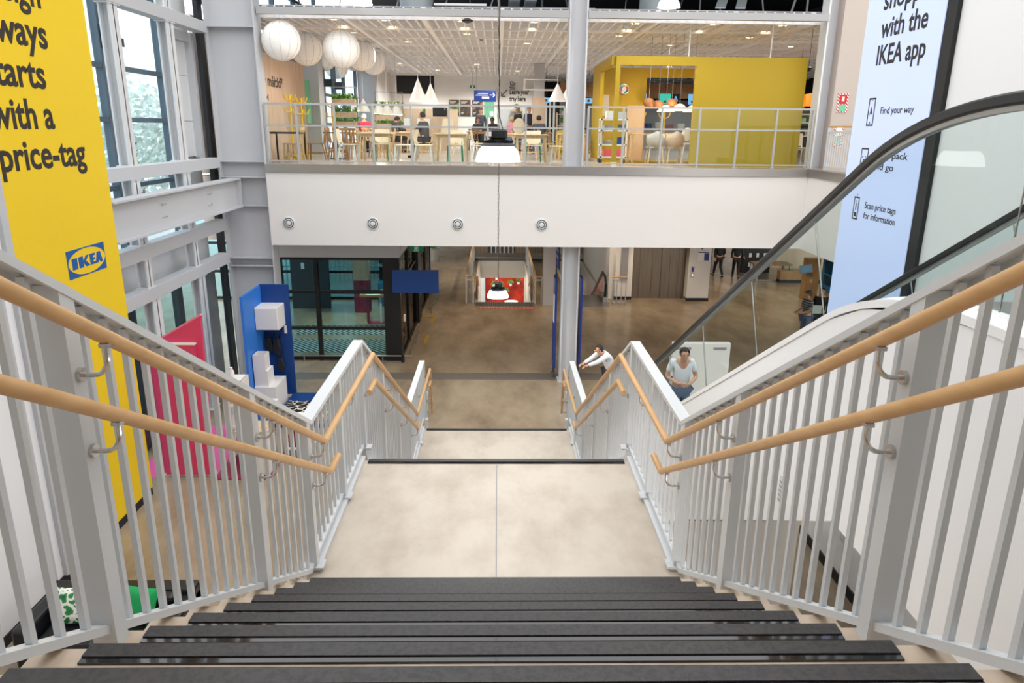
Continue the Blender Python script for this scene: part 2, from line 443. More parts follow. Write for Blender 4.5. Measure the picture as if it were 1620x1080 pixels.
# upper deck across the hall: fascia, edge, floor, soffit
f = MB(); f.box(-5.62, 7.66, 18.10, 18.30, 3.67, 5.44); f.box(7.62, 7.82, 10.9, 18.10, 3.67, 5.44)
struct(f.build('wall_front', 'fascia_white'))
f = MB(); f.box(-5.62, 7.66, 18.06, 18.34, 5.44, UP); f.box(7.58, 7.86, 10.9, 18.06, 5.44, UP)
struct(f.build('trim_3', 'steel_brushed'))
struct(box(-5.6, 16, 18.34, 18.8, 5.35, UP - 0.002).add(box(-7.5, 16, 18.8, 25.4, 5.35, UP - 0.002)).add(box(-6.25, 16, 25.4, 46, 5.35, UP - 0.002)).add(box(7.86, 16, 10.9, 18.34, 5.35, UP - 0.002)).build('floor_restaurant', 'upper_floor'))
struct(box(-5.6, 16, 18.30, 18.8, 3.69, 5.3).add(box(-7.5, 16, 18.8, 25.4, 3.69, 5.3)).add(box(-6.25, 16, 25.4, 46, 3.69, 5.3)).add(box(7.82, 16, 10.9, 18.3, 3.69, 5.3)).build('ceiling_hall', 'soffit'))
# round air vents in the fascia
for i, x in enumerate((-5.156, -3.088, -0.993, 1.094)):
    t = thing('air_vent', ['round white air vent nearest the left column on the long white fascia', 'second round white air vent from the left on the long white fascia', 'third round white air vent from the left, left of the pendant cord on the fascia', 'round white air vent right of the pendant cord on the white fascia'][i], 'vent', (x, 18.1, 4.22), 'round vents along the fascia')
    mt = Matrix.Translation((x, 18.10, 4.22)) @ Matrix.Rotation(PI / 2, 4, 'X')
    MB().lathe([(0.155, 0), (0.155, 0.02), (0.13, 0.03), (0.125, 0.0)], n=28, close=False).xf(mt).build('outer_ring', 'steel_white', t, True)
    MB().lathe([(0.105, 0), (0.105, 0.03), (0.085, 0.035), (0.08, 0)], n=24, close=False).xf(mt).build('ring', 'steel_white', t, True)
    MB().lathe([(0.06, 0), (0.06, 0.035), (0.03, 0.045)], n=20).xf(mt).build('core', 'steel_white', t, True)
    MB().lathe([(0.125, 0), (0.125, 0.004)], n=24).xf(mt).build('duct_opening', 'black_soft', t)

# far walls of the lower hall
struct(box(-12, 18, 45.8, 46, 0, 3.69).build('wall_hall_back', 'grey_wall'))
struct(box(-1.15, 4.4, 37.2, 37.4, 0.35, 3.69).build('wall_slats', 'slat_wall'))
s_ = MB()
for x in (-0.35, -0.13, 0.09, 0.31, 0.53, 0.75): s_.box(x, x + 0.07, 37.05, 37.17, 0.36, 3.6)
s_.cur = 1; s_.box(-0.5, 0.9, 37.17, 37.2, 0.36, 3.6)
struct(s_.build('wall_screen', ['grey_wall', 'black']))
s_ = MB()
for x in (3.0, 3.22, 3.44, 3.66): s_.box(x, x + 0.07, 37.05, 37.17, 0.36, 3.6)
s_.cur = 1; s_.box(2.9, 3.85, 37.17, 37.2, 0.36, 3.6)
struct(s_.build('wall_screen_right', ['grey_wall', 'black']))
struct(box(-1.15, 4.4, 36.88, 37.4, -0.9, 0.10).build('wall_opening_end', 'grey_wall'))
struct(box(-1.15, 4.4, 36.84, 36.88, 0.0, 0.12).build('trim_4', 'grey_dark'))
struct(box(-0.98, -0.856, 27.6, 36.9, -3.9, 0.003).add(box(1.386, 1.51, 27.6, 36.9, -3.9, 0.003)).add(box(2.83, 2.954, 27.6, 36.9, -3.9, 0.003)).add(box(4.296, 4.42, 27.6, 36.9, -3.9, 0.003)).build('wall_opening', 'grey_wall'))
struct(box(4.42, 4.66, 28.3, 37, 0, 3.69).build('wall_shaft', 'wall_white'))

# ---- lift: wall of the shaft with a recessed door
struct(box(4.66, 5.34, 28.2, 28.7, 0.12, 3.69).add(box(5.34, 7.50, 28.62, 28.8, 0, 3.69)).add(box(7.50, 8.36, 28.0, 28.8, 0.12, 3.69)).build('wall_lift', 'wall_white'))
struct(box(4.66, 5.34, 28.17, 28.2, 0, 0.12).add(box(7.48, 8.38, 27.97, 28.0, 0, 0.12)).build('baseboard_lift', 'black_soft'))
d = box(5.36, 7.48, 28.50, 28.52, 0, 3.3).build('door_1', 'lift_steel'); struct(d)
for x0, x1 in ((5.36, 5.66), (5.67, 6.15), (6.16, 6.52), (6.53, 6.86), (6.87, 7.20), (7.21, 7.48)):
    box(x0, x1, 28.44 + (0.03 if x0 < 6.5 else 0), 28.50, 0, 3.3).build('door_panel', 'lift_steel', d)
t = thing('vent_panel', 'tall grey louvre panel on the white wall left of the lift', 'vent', (5.0, 28.2, 0.75))
box(4.86, 5.14, 28.16, 28.2, 0.75, 2.35).build('panel', 'grey_mid', t)
box(4.97, 5.03, 28.15, 28.16, 2.28, 2.34).build('sticker', 'yellow_paint', t)
t = thing('lift_call_panel', 'small steel lift call panel beside the brown lift door', 'control panel', (7.66, 28.0, 0.95))
box(7.60, 7.73, 27.97, 28.0, 0.95, 1.40).build('plate', 'steel_brushed', t)
box(7.63, 7.70, 27.96, 27.97, 1.18, 1.36).build('display', 'blue_deep', t); box(7.65, 7.69, 27.955, 27.97, 1.02, 1.08).build('button', 'emit_shade', t)
t = thing('floor_map', 'white and blue floor map sign above the lift call panel', 'sign', (8.02, 28.0, 1.6))
box(7.82, 8.28, 27.98, 28.0, 1.62, 1.98).build('board', 'paper', t); box(8.08, 8.27, 27.975, 27.98, 1.63, 1.92).build('legend', 'blue_deep', t); box(7.84, 8.27, 27.974, 27.98, 1.93, 1.97).build('heading', 'blue_deep', t)
box(7.95, 7.99, 27.9, 28.0, 2.08, 2.5).build('indicator', 'black', loc=(7.97, 28.0, 2.08)); tag(bpy.data.objects['indicator'], 'black lift position indicator high on the white lift wall', 'indicator')
bpy.data.objects['indicator'].name = 'lift_indicator'

# ================================================================== staircase
R1, T1 = 0.1815, 0.31
L1, L2 = 3.63, 1.755
st = thing('staircase', 'wide pale concrete staircase with black nosings and two landings', 'staircase', (0, 6, 0))
def flight(y_low, z_low, n, rise, going, name):
    """n risers going up towards the camera from the floor at z_low; lowest nosing at y_low"""
    prof = [(y_low, z_low - 0.02)]
    for i in range(n):
        y = y_low - i * going; z = z_low + (i + 1) * rise - (0.003 if (i == n - 1 and z_low < 3) else 0); prof += [(y, z), (y - going, z)]
    yt, zt = prof[-1]
    prof += [(yt, zt - 0.42), (y_low, z_low - 0.34)]
    MB().extrude([(-1.30, y, z) for y, z in prof], (2.60, 0, 0)).build(name, 'stair_concrete', st)
def nose(y, z, hw=1.15):
    m = MB(); m.box(-hw, hw, y - 0.045, y + 0.008, z - 0.05, z + 0.012); m.cur = 1; m.box(-hw, hw, y - 0.067, y - 0.045, z - 0.01, z + 0.008)
    return m
flight(3.92, L1, 10, R1, T1, 'flight')
for i in range(10): nose(3.92 - i * T1, L1 + (i + 1) * R1).build('nosing', ['nosing', 'nosing_gloss'], st)
box(-1.30, 1.30, 3.92, 5.985, L1 - 0.34, L1).build('landing', 'landing', st)
nose(5.985, L1).build('nosing', ['nosing', 'nosing_gloss'], st)
flight(8.748, L2, 10, 0.1875, 0.307, 'flight')
for i in range(9): nose(8.748 - i * 0.307, L2 + (i + 1) * 0.1875).build('nosing', ['nosing', 'nosing_gloss'], st)
box(-1.30, 1.30, 8.748, 11.06, L2 - 0.34, L2).build('landing', 'landing', st)
nose(11.06, L2).build('nosing', ['nosing', 'nosing_gloss'], st)
flight(13.85, 0, 10, 0.1755, 0.31, 'flight')
for i in range(9): nose(13.85 - i * 0.31, (i + 1) * 0.1755).build('nosing', ['nosing', 'nosing_gloss'], st)
box(-0.004, 0.004, 3.95, 5.9, L1, L1 + 0.0015).build('joint', 'grey_mid', st)
for s in (-1, 1):
    x0, x1 = sorted((s * 1.185, s * 1.30)); box(x0, x1, 4.28, 6.02, L1, L1 + 0.03).build('kerb', 'steel_grey', st); box(x0, x1, 9.2, 11.1, L2, L2 + 0.03).build('kerb', 'steel_grey', st)

# ---- balustrades
CAP = [(0.45, 6.989), (4.38, 4.686), (6.24, 4.686), (9.51, 2.81), (11.46, 2.81), (14.5, 1.03), (14.85, 1.03)]
HR_U = [(0.40, 6.87), (4.35, 4.555), (6.22, 4.555), (9.48, 2.665), (11.43, 2.665), (14.45, 0.895), (14.8, 0.895)]
def flare(y): return 0.27 * max(0.0, y - 11.45) / 3.0
def lerp_path(P, y):
    for (a, za), (c, zc) in zip(P, P[1:]):
        if a <= y <= c: return za + (zc - za) * (y - a) / (c - a)
    return P[-1][1]
def low_z(y):
    if y < 4.28: return max(5.234 - 0.586 * (y - 1.511), L1 + 0.045)
    if y <= 6.24: return L1 + 0.045
    if y < 9.45: return max(L1 + 0.03 - (y - 6.0) * 0.574, L2 + 0.045)
    if y <= 11.46: return L2 + 0.045
    return max(L2 + 0.03 - (y - 11.1) * 0.566, 0.04)
def bracket(x, s, y, z):
    """J shaped steel bracket from the post (outer) to below the rail"""
    xo = s * 1.195 + s * flare(y)
    pts = [(xo, y, z - 0.115)]
    for k in range(0, 7):
        a = PI / 2 * k / 6; pts.append((x + s * 0.045 - s * 0.045 * math.sin(a) , y, z - 0.115 + 0.06 * (1 - math.cos(a))))
    pts.append((x, y, z - 0.022))
    m = MB().tube(pts, 0.0075, 8)
    m.tube([(xo + s * 0.012, y, z - 0.115), (xo - s * 0.004, y, z - 0.115)], 0.022, 12)
    m.box(x - 0.013, x + 0.013, y - 0.016, y + 0.016, z - 0.030, z - 0.018)
    return m
for s, side in ((-1, 'left'), (1, 'right')):
    t = thing('stair_balustrade', ['pale grey steel balustrade with oak handrails beside the yellow sign', 'pale grey steel balustrade with oak handrails beside the escalator'][s > 0], 'balustrade', (s * 1.2425, 6, 0))
    xo, xi = s * 1.285, s * 1.20
    cap = MB(); x0, x1 = sorted((xo, xi))
    sec = [(x0, 0.0), (x1, 0.0), (x1, -0.03), (x1 - 0.012, -0.03), (x1 - 0.012, -0.012), (x0 + 0.012, -0.012), (x0 + 0.012, -0.03), (x0, -0.03)]
    n0 = 0; k = len(sec)
    for (y, z) in CAP: cap.v += [(x + s * flare(y), y, z + dz) for x, dz in sec]
    for i in range(len(CAP) - 1):
        for j in range(k): a = i * k + j; c = i * k + (j + 1) % k; cap.face(a, c, c + k, a + k)
    cap.face(*range(k)); cap.face(*[(len(CAP) - 1) * k + j for j in reversed(range(k))])
    cap.build('top_rail', 'steel_grey', t)
    # posts
    POSTS = [0.63, 2.0, 3.37, 4.31, 5.27, 6.20, 7.30, 8.40, 9.47, 10.45, 11.40, 12.6, 13.7, 14.7]
    for y in POSTS:
        zt = lerp_path(CAP, y) - 0.034; zb = low_z(y) - 0.055 if not (4.2 < y < 6.3 or 9.4 < y < 11.5) else low_z(y) - 0.015
        x0, x1 = sorted((s * (1.204 + flare(y)), s * (1.280 + flare(y)))); ya, yc = y - 0.033, y + 0.033; za, zc = lerp_path(CAP, ya) - 0.014, lerp_path(CAP, yc) - 0.014; zm = max(zb, 0); MB().hexa([(x0, ya, zm), (x1, ya, zm), (x1, yc, zm), (x0, yc, zm), (x0, ya, za), (x1, ya, za), (x1, yc, zc), (x0, yc, zc)]).build('post', 'steel_grey', t)
        if 4.2 < y < 6.3 or 9.4 < y < 11.5: box(min(s * 1.16, s * 1.3), max(s * 1.16, s * 1.3), y - 0.05, y + 0.05, low_z(y) - 0.015, low_z(y) - 0.003).build('base_plate', 'steel_grey', t)
    # bottom rail
    br = MB(); q = [(0.5, low_z(0.5)), (4.22, low_z(4.22)), (4.29, L1 + 0.06), (6.2, L1 + 0.06), (6.3, L1 - 0.13), (9.42, low_z(9.42)), (9.5, L2 + 0.06), (11.4, L2 + 0.06), (14.6, 0.06)]
    for (a, za), (c, zc) in zip(q, q[1:]): br.bar((s * (1.245 + flare(a)), a, za), (s * (1.245 + flare(c)), c, zc), 0.05, 0.028)
    br.build('bottom_rail', 'steel_grey', t)
    # balusters
    rest = MB(); n_b = 0; edges = POSTS
    for a, c in zip(edges, edges[1:]):
        cnt = max(1, round((c - a) / 0.115) - 1)
        for k2 in range(1, cnt + 1):
            y = a + (c - a) * k2 / (cnt + 1); zb, zt = low_z(y), lerp_path(CAP, y) - 0.02
            x0, x1 = s * (1.2425 + flare(y)) - 0.010, s * (1.2425 + flare(y)) + 0.010
            if n_b < 98 and y < 11.4: box(x0, x1, y - 0.011, y + 0.011, zb, zt).build('baluster', 'steel_grey', t); n_b += 1
            else: rest.box(x0, x1, y - 0.011, y + 0.011, zb, zt)
    r = rest.build('baluster', 'steel_grey', t); r['kind'] = 'stuff'
    # handrails
    hx = s * 1.115
    h = MB().tube([(hx + s * flare(y), y, z) for y, z in HR_U], 0.0225, 14).build('handrail', 'oak', t, True); lab(h, 'upper oak handrail running the whole stair')
    lows = ([(0.40, 6.61), (4.445, 4.293), (4.69, 4.293)], [(5.96, 4.293), (6.26, 4.293), (9.50, 2.44), (9.72, 2.44)], [(11.2, 2.44), (11.45, 2.44), (14.4, 0.7), (14.7, 0.7)])
    lo = [MB().tube([(hx + s * flare(y), y, z) for y, z in P], 0.0225, 14).build('handrail', 'oak', t, True) for P in lows]
    for o_, nm in zip(lo, ('lower oak handrail of the top flight', 'lower oak handrail of the middle flight', 'lower oak handrail of the bottom flight')): lab(o_, nm)
    for y in POSTS:
        if y < 14.5: bracket(hx + s * flare(y), s, y, lerp_path(HR_U, y)).build('bracket', 'chrome', h, True)
        for P, o_ in zip(lows, lo):
            if P[0][0] <= y <= P[-1][0] or (abs(y - P[0][0]) < 0.0): bracket(hx + s * flare(y), s, y, lerp_path(P, y)).build('bracket', 'chrome', o_, True)

# ================================================================== escalator
es = thing('escalator', 'escalator with glass sides and black handrails beside the staircase', 'escalator', (3.3, 9, 0))
EH = [(-2.0, 6.67), (3.3, 6.67)]
for k in range(1, 12):
    q = k / 12; EH.append((3.3 * (1 - q) ** 2 + 2 * 4.309 * q * (1 - q) + 5.0 * q * q, 6.67 * (1 - q * q) + 6.276 * q * q))
EH += [(5.0, 6.276), (10.33, 3.239), (13.6, 1.375), (13.9, 1.21), (14.2, 1.09), (14.5, 1.02), (14.8, 0.99), (15.9, 0.98)]
DROP = 1.03
XA, XB = 2.50, 4.08
def esc_section(x, w, dz0, dz1, path=EH):
    m = MB(); n = len(path)
    for y, z in path: m.v += [(x - w / 2, y, z + dz0), (x + w / 2, y, z + dz0), (x + w / 2, y, z + dz1), (x - w / 2, y, z + dz1)]
    for i in range(n - 1):
        for j in range(4): a = i * 4 + j; c = i * 4 + (j + 1) % 4; m.face(a, c, c + 4, a + 4)
    m.face(3, 2, 1, 0); k = (n - 1) * 4; m.face(k, k + 1, k + 2, k + 3)
    return m
for x, d_ in ((XA, 1), (XB, -1)):
    esc_section(x, 0.085, -0.02, 0.045).build('handrail', 'black_rubber', es, False, 0.012)
    esc_section(x, 0.05, -0.045, -0.02).build('handrail_track', 'steel_brushed', es)
    # glass panels between slanted joints
    cuts = [-1.9, 0.2, 1.9, 3.45, 5.48, 6.75, 8.25, 9.75, 11.25, 12.75, 14.4, 15.8]
    for a, c in zip(cuts, cuts[1:]):
        pts = []
        def zz(y): return lerp_path(EH, min(max(y, -2), 15.9))
        lean = lambda y: 0.2 if 4.6 < y < 13.6 else 0.0
        ys = [a] + [y for y, _ in EH if a < y < c] + [c]
        m = MB(); g = 0.006
        top = [(y + (g if i == 0 else -g if i == len(ys) - 1 else 0) + lean(y), zz(y + lean(y)) - 0.045) for i, y in enumerate(ys)]
        bot = [(y + (g if i == 0 else -g if i == len(ys) - 1 else 0) - lean(y), zz(y - lean(y)) - DROP) for i, y in enumerate(ys)]
        m.extrude([(x - 0.005, y, z) for y, z in top] + [(x - 0.005, y, z) for y, z in reversed(bot)], (0.01, 0, 0))
        m.build('glass_panel', 'glass_esc' if d_ > 0 else 'glass_esc_far', es)
        MB().bar((x - 0.008, c + lean(c), zz(c + lean(c)) - 0.06), (x - 0.008, c - lean(c), zz(c - lean(c)) - DROP), 0.010 if c > 5 else 0.005, 0.008).build('glass_joint', 'chrome' if c > 5 else 'steel_brushed', es)
    esc_section(x + d_ * -0.01, 0.05, -DROP - 0.06, -DROP + 0.02).build('skirt_profile', 'black_rubber' if d_ < 0 else 'deck_white', es)
    # inner deck and skirt
    esc_section(x + d_ * 0.16, 0.30, -DROP - 0.09, -DROP - 0.05).build('inner_deck', 'steel_brushed', es)
# outer cladding towards the stairs: deck strip and tall side panel
esc_section(XA - 0.09, 0.14, -DROP - 0.05, -DROP + 0.0).build('outer_deck', 'deck_white', es)
def zb_truss(y): return 3.893 if y < 4.48 else max(3.893 - 0.577 * (y - 4.48), -0.02)
m = MB(); ys = [-2.0, 3.3, 3.86, 4.48, 4.937, 8, 11, 13.6, 14.4, 15.9]; n = 0
for sx in (XA - 0.15, XB + 0.12):
    m2 = MB()
    up_ = [(sx, y, lerp_path(EH, y) - DROP - 0.05) for y in ys]; dn = [(sx, y, min(zb_truss(y), lerp_path(EH, y) - DROP - 0.1)) for y in reversed(ys)]
    m2.extrude(up_ + dn, (0.04, 0, 0)); m2.build('side_cladding', 'wall_side', es)
sf = MB()
for a, c in zip(ys, ys[1:]): sf.hexa([(XA - 0.11, a, zb_truss(a)), (XB + 0.12, a, zb_truss(a)), (XB + 0.12, c, zb_truss(c)), (XA - 0.11, c, zb_truss(c)), (XA - 0.11, a, zb_truss(a) + 0.05), (XB + 0.12, a, zb_truss(a) + 0.05), (XB + 0.12, c, zb_truss(c) + 0.05), (XA - 0.11, c, zb_truss(c) + 0.05)])
sf.build('soffit', 'grey_dark', es)
for k in range(25):
    y = 3.52 + k * 0.41; z = lerp_path(EH, y) - DROP - 0.10
    m = MB(); m.box(2.80, 3.78, y - 0.02, y + 0.40, z - 0.235, z); m.build('step', 'steel_brushed', es)
box(2.66, 3.92, 14.3, 16.2, 0, 0.02).build('floor_plate', 'steel_brushed', es)
box(2.66, 3.92, -2, 3.5, 5.40, UP).build('floor_plate', 'steel_brushed', es)
# pier below the escalator and the small signs on the walls
struct(box(-6.4, -2.95, 20.3, 28, 0.0, 0.004).build('floor_lobby', 'concrete_pale'))
struct(box(1.9, 3.79, 8.0, 8.2, 0, 1.84).build('wall_pier', 'grey_wall'))
t = thing('socket_box', 'small grey electrical box on the wall under the escalator', 'box', (5.14, 9.4, 0.75)); box(5.10, 5.14, 9.30, 9.42, 0.72, 0.95).build('cover', 'grey_wall', t); box(5.095, 5.10, 9.32, 9.40, 0.75, 0.92).build('lid', 'wall_white', t)
t = thing('cladding_vent', 'narrow slotted vent on the white escalator cladding', 'vent', (2.34, 5.6, 4.0)); box(2.337, 2.349, 5.32, 5.38, 3.56, 3.80).build('grille', 'steel_white', t)
for k in range(5): box(2.333, 2.337, 5.33, 5.37, 3.585 + k * 0.04, 3.594 + k * 0.04).build('slot', 'grey_mid', t)
# ================================================================== steel columns, beams, girts of the left wall
def i_column(name, label, x0, x1, y, z0, z1, depth, plates, web_t=0.03, fl=0.035):
    t = thing(name, label, 'column', ((x0 + x1) / 2, y, z0))
    box(x0 + fl, x1 - fl, y - web_t / 2, y + web_t / 2, z0, z1).build('web', 'steel_frame', t)
    box(x0, x0 + fl, y - depth / 2, y + depth / 2, z0, z1).build('flange', 'steel_frame', t)
    box(x1 - fl, x1, y - depth / 2, y + depth / 2, z0, z1).build('flange', 'steel_frame', t)
    for z in plates: box(x0 + fl, x1 - fl, y - depth / 2 + 0.01, y - web_t / 2, z - 0.012, z + 0.012).build('stiffener', 'steel_frame', t)
    return t
i_column('steel_column', 'massive pale grey steel column between the tall windows and the white fascia', -6.78, -5.63, 18.45, 0, 12.5, 0.50, (8.71, 5.68, 5.31, 4.62, 3.32, 3.12))
def beam(name, label, x, y0, y1, z0, z1, w, fl=0.035, web=0.025):
    t = thing(name, label, 'beam', (x, (y0 + y1) / 2, z0))
    box(x - web / 2, x + web / 2, y0, y1, z0 + fl, z1 - fl).build('web', 'steel_frame', t)
    box(x - w / 2, x + w / 2, y0, y1, z0, z0 + fl).build('flange', 'steel_frame', t); box(x - w / 2, x + w / 2, y0, y1, z1 - fl, z1).build('flange', 'steel_frame', t)
    return t
bm = beam('steel_beam', 'deep white steel I-beam running from the yellow sign to the grey column', -6.42, 12.13, 18.2, 4.59, 5.29, 0.30)
for y in (14.1, 16.4):
    for dz in (4.82, 5.06):
        for dy in (0, 0.14): MB().tube([(-6.41, y + dy, dz), (-6.36, y + dy, dz)], 0.018, 8).build('bolt', 'steel_frame', bm)
box(-6.43, -6.28, 18.18, 18.21, 4.62, 5.26).build('end_plate', 'steel_frame', bm)
def girt(label, z0, z1, x0=-6.98, x1=-6.72, y0=9.5, y1=18.2):
    t = box(x0, x1, y0, y1, z0, z1).build('window_girt', 'steel_frame', bevel=0.008); return tag(t, label, 'beam')
girt('pale steel girt above the tall upper windows, highest of the left wall', 8.55, 8.79)
girt('white steel girt just above the deep I-beam below the upper windows', 5.53, 5.77)
girt('pale steel girt just below the deep I-beam', 4.03, 4.30)
girt('lowest pale steel girt above the ground floor windows', 3.21, 3.46)
# posts between the girts
def post(label, y, z0, z1, w=0.30, d=0.20):
    t = thing('window_post', label, 'post', (-6.85, y, z0))
    box(-6.95, -6.75, y - 0.015, y + 0.015, z0, z1).build('web', 'steel_white', t)
    box(-6.78, -6.75, y - w / 2, y + w / 2, z0, z1).build('flange', 'steel_white', t); box(-6.95, -6.92, y - w / 2, y + w / 2, z0, z1).build('flange', 'steel_white', t)
    box(-6.97, -6.73, y - w / 2 - 0.06, y + w / 2 + 0.06, z0, z0 + 0.02).build('end_plate', 'steel_white', t); box(-6.97, -6.73, y - w / 2 - 0.06, y + w / 2 + 0.06, z1 - 0.02, z1).build('end_plate', 'steel_white', t)
post('white steel post in the upper window nearest the yellow sign', 13.95, 5.77, 8.55)
post('white steel post in the upper window beside the pale shutter panel', 16.25, 5.77, 8.55, 0.34)
post('short white post below the I-beam, nearer the yellow sign', 13.95, 4.30, 5.53); post('short white post below the I-beam, nearer the grey column', 16.25, 4.30, 5.53, 0.34)
post('stubby pale post between the two lowest girts, nearer the yellow sign', 14.0, 3.46, 4.03, 0.22); post('stubby pale post between the two lowest girts, nearer the grey column', 16.3, 3.46, 4.03, 0.22)
post('pale steel post between the ground floor windows, nearer the yellow sign', 14.15, 0.0, 3.21, 0.34); post('pale steel post between the ground floor windows behind the pink panel', 16.45, 0.0, 3.21, 0.34)
post('white post above the highest girt near the column', 16.25, 8.79, 12.2, 0.34)
# cladding of the left wall between the windows
struct(box(-7.42, -7.30, 9.5, 18.4, 3.15, 3.92).build('wall_spandrel', 'steel_white'))
struct(box(-7.42, -7.34, 17.25, 18.6, 4.34, 12).build('wall_shutter', 'steel_white'))
sh = thing('roller_shutter', 'pale ribbed shutter panel between the upper window and the grey column', 'shutter', (-7.25, 17.6, 5.8))
m = MB()
for k in range(44): m.box(-7.28 + (0.012 if k % 2 else 0), -7.26, 17.0, 18.15, 5.8 + k * 0.062, 5.8 + (k + 1) * 0.062)
m.build('slats', 'steel_white', sh)
box(-7.3, -7.15, 16.95, 18.2, 8.35, 8.55).build('head_box', 'steel_frame', sh); box(-7.30, -7.1, 18.15, 18.3, 5.77, 8.55).build('guide_rail', 'steel_frame', sh)
for z in (6.6, 7.6): box(-7.265, -7.255, 17.0, 18.15, z, z + 0.012).build('seam', 'grey_mid', sh)
m = box(-7.05, -6.95, 18.32, 18.6, 0, 12); struct(m.build('trim_5', 'frame_dark'))
t = box(-7.22, -7.20, 17.75, 18.35, 0.0, 3.2).build('side_cladding_panel', 'galvanised'); tag(t, 'tall galvanised steel sheet between ground floor window and grey column', 'panel')

# windows: frame mesh with its panes as children
def window(n, ys, zs, x=-7.30, mat='frame_blue', w=0.09, d=0.14, glass='glass_window', wide=()):
    m = MB()
    for y in ys: ww = 0.26 if y in wide else w; m.box(x - d / 2, x + d / 2, y - ww / 2, y + ww / 2, zs[0], zs[-1])
    for z in zs: m.box(x - d / 2 + 0.01, x + d / 2 - 0.01, ys[0], ys[-1], z - w / 2, z + w / 2)
    o = struct(m.build('window_%d' % n, mat))
    for a, c in zip(ys, ys[1:]):
        for e, g in zip(zs, zs[1:]): box(x - 0.006, x + 0.006, a, c, e, g).build('pane', glass, o)
    return o
window(1, (9.6, 12.0, 14.40, 16.88), (3.97, 5.35, 6.60, 7.55, 8.95, 10.4, 12.0), wide=(14.40, 16.88))
window(2, (9.6, 12.0, 14.02, 16.30, 17.72), (0.08, 0.95, 2.0, 3.15), mat='frame_dark', wide=(14.02, 16.30, 17.72), glass='glass_teal_pale')
t = thing('window_closer', 'dark bracket with bolts fixed to the upper window mullion', 'bracket', (-7.2, 14.4, 7.95))
box(-7.23, -7.18, 14.32, 14.48, 7.85, 8.25).build('plate', 'frame_dark', t); box(-7.2, -7.0, 14.46, 14.72, 7.9, 8.05).build('arm', 'frame_dark', t)

# ================================================================== yellow wall sign
sg = thing('wall_sign', 'tall yellow wall sign with black lettering and a blue oval logo', 'sign', (-6.33, 10.6, 0.15))
box(-6.36, -6.305, 9.50, 12.12, 0.15, 9.6).build('panel', 'yellow_sign', sg)
box(-6.36, -6.31, 9.50, 12.12, 0.0, 0.15).build('plinth', 'black_soft', sg)
struct(box(-6.75, -6.36, 9.5, 12.10, 0, 9.6).build('wall_sign_backing', 'wall_white'))
RY, UZ = (0, 1, 0), (0, 0, 1)
def sign_line(s, right, base, width):
    place_text(text_mesh(s, xheight=0.243, width=width, bold=0.022), (-6.305, right - width, base), RY, UZ, 'lettering', 'text_dark', sg)
sign_line('Design', 10.97, 8.04, 1.42); sign_line('always', 11.02, 7.517, 1.47); sign_line('starts', 10.82, 6.984, 1.27); sign_line('with a', 10.90, 6.45, 1.35); sign_line('price-tag', 11.53, 5.922, 1.98)
def logo(parent, y0, y1, z0, z1, x):
    lg = box(x, x + 0.006, y0, y1, z0, z1).build('emblem', 'logo_blue', parent)
    cy, cz, ry, rz = (y0 + y1) / 2, (z0 + z1) / 2, (y1 - y0) * 0.485, (z1 - z0) * 0.46
    MB().extrude([(x + 0.006, cy + ry * math.cos(2 * PI * k / 48), cz + rz * math.sin(2 * PI * k / 48)) for k in range(48)], (0.003, 0, 0)).build('oval', 'yellow_sign', lg)
    w = (y1 - y0) * 0.80; h = (z1 - z0) * 0.40
    letters = [[[(0, 0), (0.17, 0), (0.17, 1), (0, 1)]],
               [[(0.21, 0), (0.36, 0), (0.36, 1), (0.21, 1)], [(0.34, 0.46), (0.46, 1), (0.56, 1), (0.42, 0.44)], [(0.34, 0.50), (0.42, 0.62), (0.57, 0), (0.43, 0)]],
               [[(0.58, 0), (0.69, 0), (0.69, 1), (0.58, 1)], [(0.69, 0.78), (0.76, 0.78), (0.76, 1), (0.69, 1)], [(0.69, 0.39), (0.75, 0.39), (0.75, 0.60), (0.69, 0.60)], [(0.69, 0), (0.77, 0), (0.77, 0.22), (0.69, 0.22)]],
               [[(0.765, 0), (0.855, 0), (0.915, 1), (0.83, 1)], [(0.915, 0), (1.005, 0), (0.945, 1), (0.86, 1)], [(0.83, 0.17), (0.94, 0.17), (0.93, 0.36), (0.845, 0.36)]]]
    for L in letters:
        m = MB()
        for q, P in enumerate(L): m.extrude([(x + 0.009 + 0.0004 * q, cy - w / 2 + a * w, cz - h / 2 + c * h) for a, c in P], (0.003, 0, 0))
        m.build('letter', 'logo_blue', lg)
logo(sg, 10.63, 11.68, 4.297, 4.715, -6.305)

# ================================================================== tall LED screen on the right wall
sc = thing('led_screen', 'tall glowing pale blue advertising screen on the right wall', 'screen', (5.1, 9.8, 2.6))
box(5.085, 5.139, 8.66, 10.76, 2.6, 11.0).build('housing', 'black', sc)
box(5.075, 5.087, 8.86, 10.745, 2.7, 10.9).build('display', 'led_screen', sc)
LY = (0, -1, 0)
def scr_text(s, y_left, base, width, xh, bold=0.012):
    place_text(text_mesh(s, xheight=xh, width=width, bold=bold), (5.075, y_left, base), LY, UZ, 'lettering', 'text_dark', sc, 0.002)
scr_text('shopping', 10.32, 8.055, 1.30, 0.155, 0.02); scr_text('with the', 10.285, 7.712, 1.10, 0.155, 0.02); scr_text('IKEA app', 10.325, 7.375, 1.16, 0.155, 0.02)
scr_text('Find your way', 10.01, 6.745, 0.805, 0.055); scr_text('Scan, pack', 10.01, 6.182, 0.84, 0.055); scr_text('and go', 10.01, 6.03, 0.545, 0.055)
scr_text('Scan price tags', 10.06, 5.503, 0.81, 0.055); scr_text('for information', 10.055, 5.365, 0.83, 0.055)
def icon(pts_fn, name): pts_fn().build(name, 'text_dark', sc)
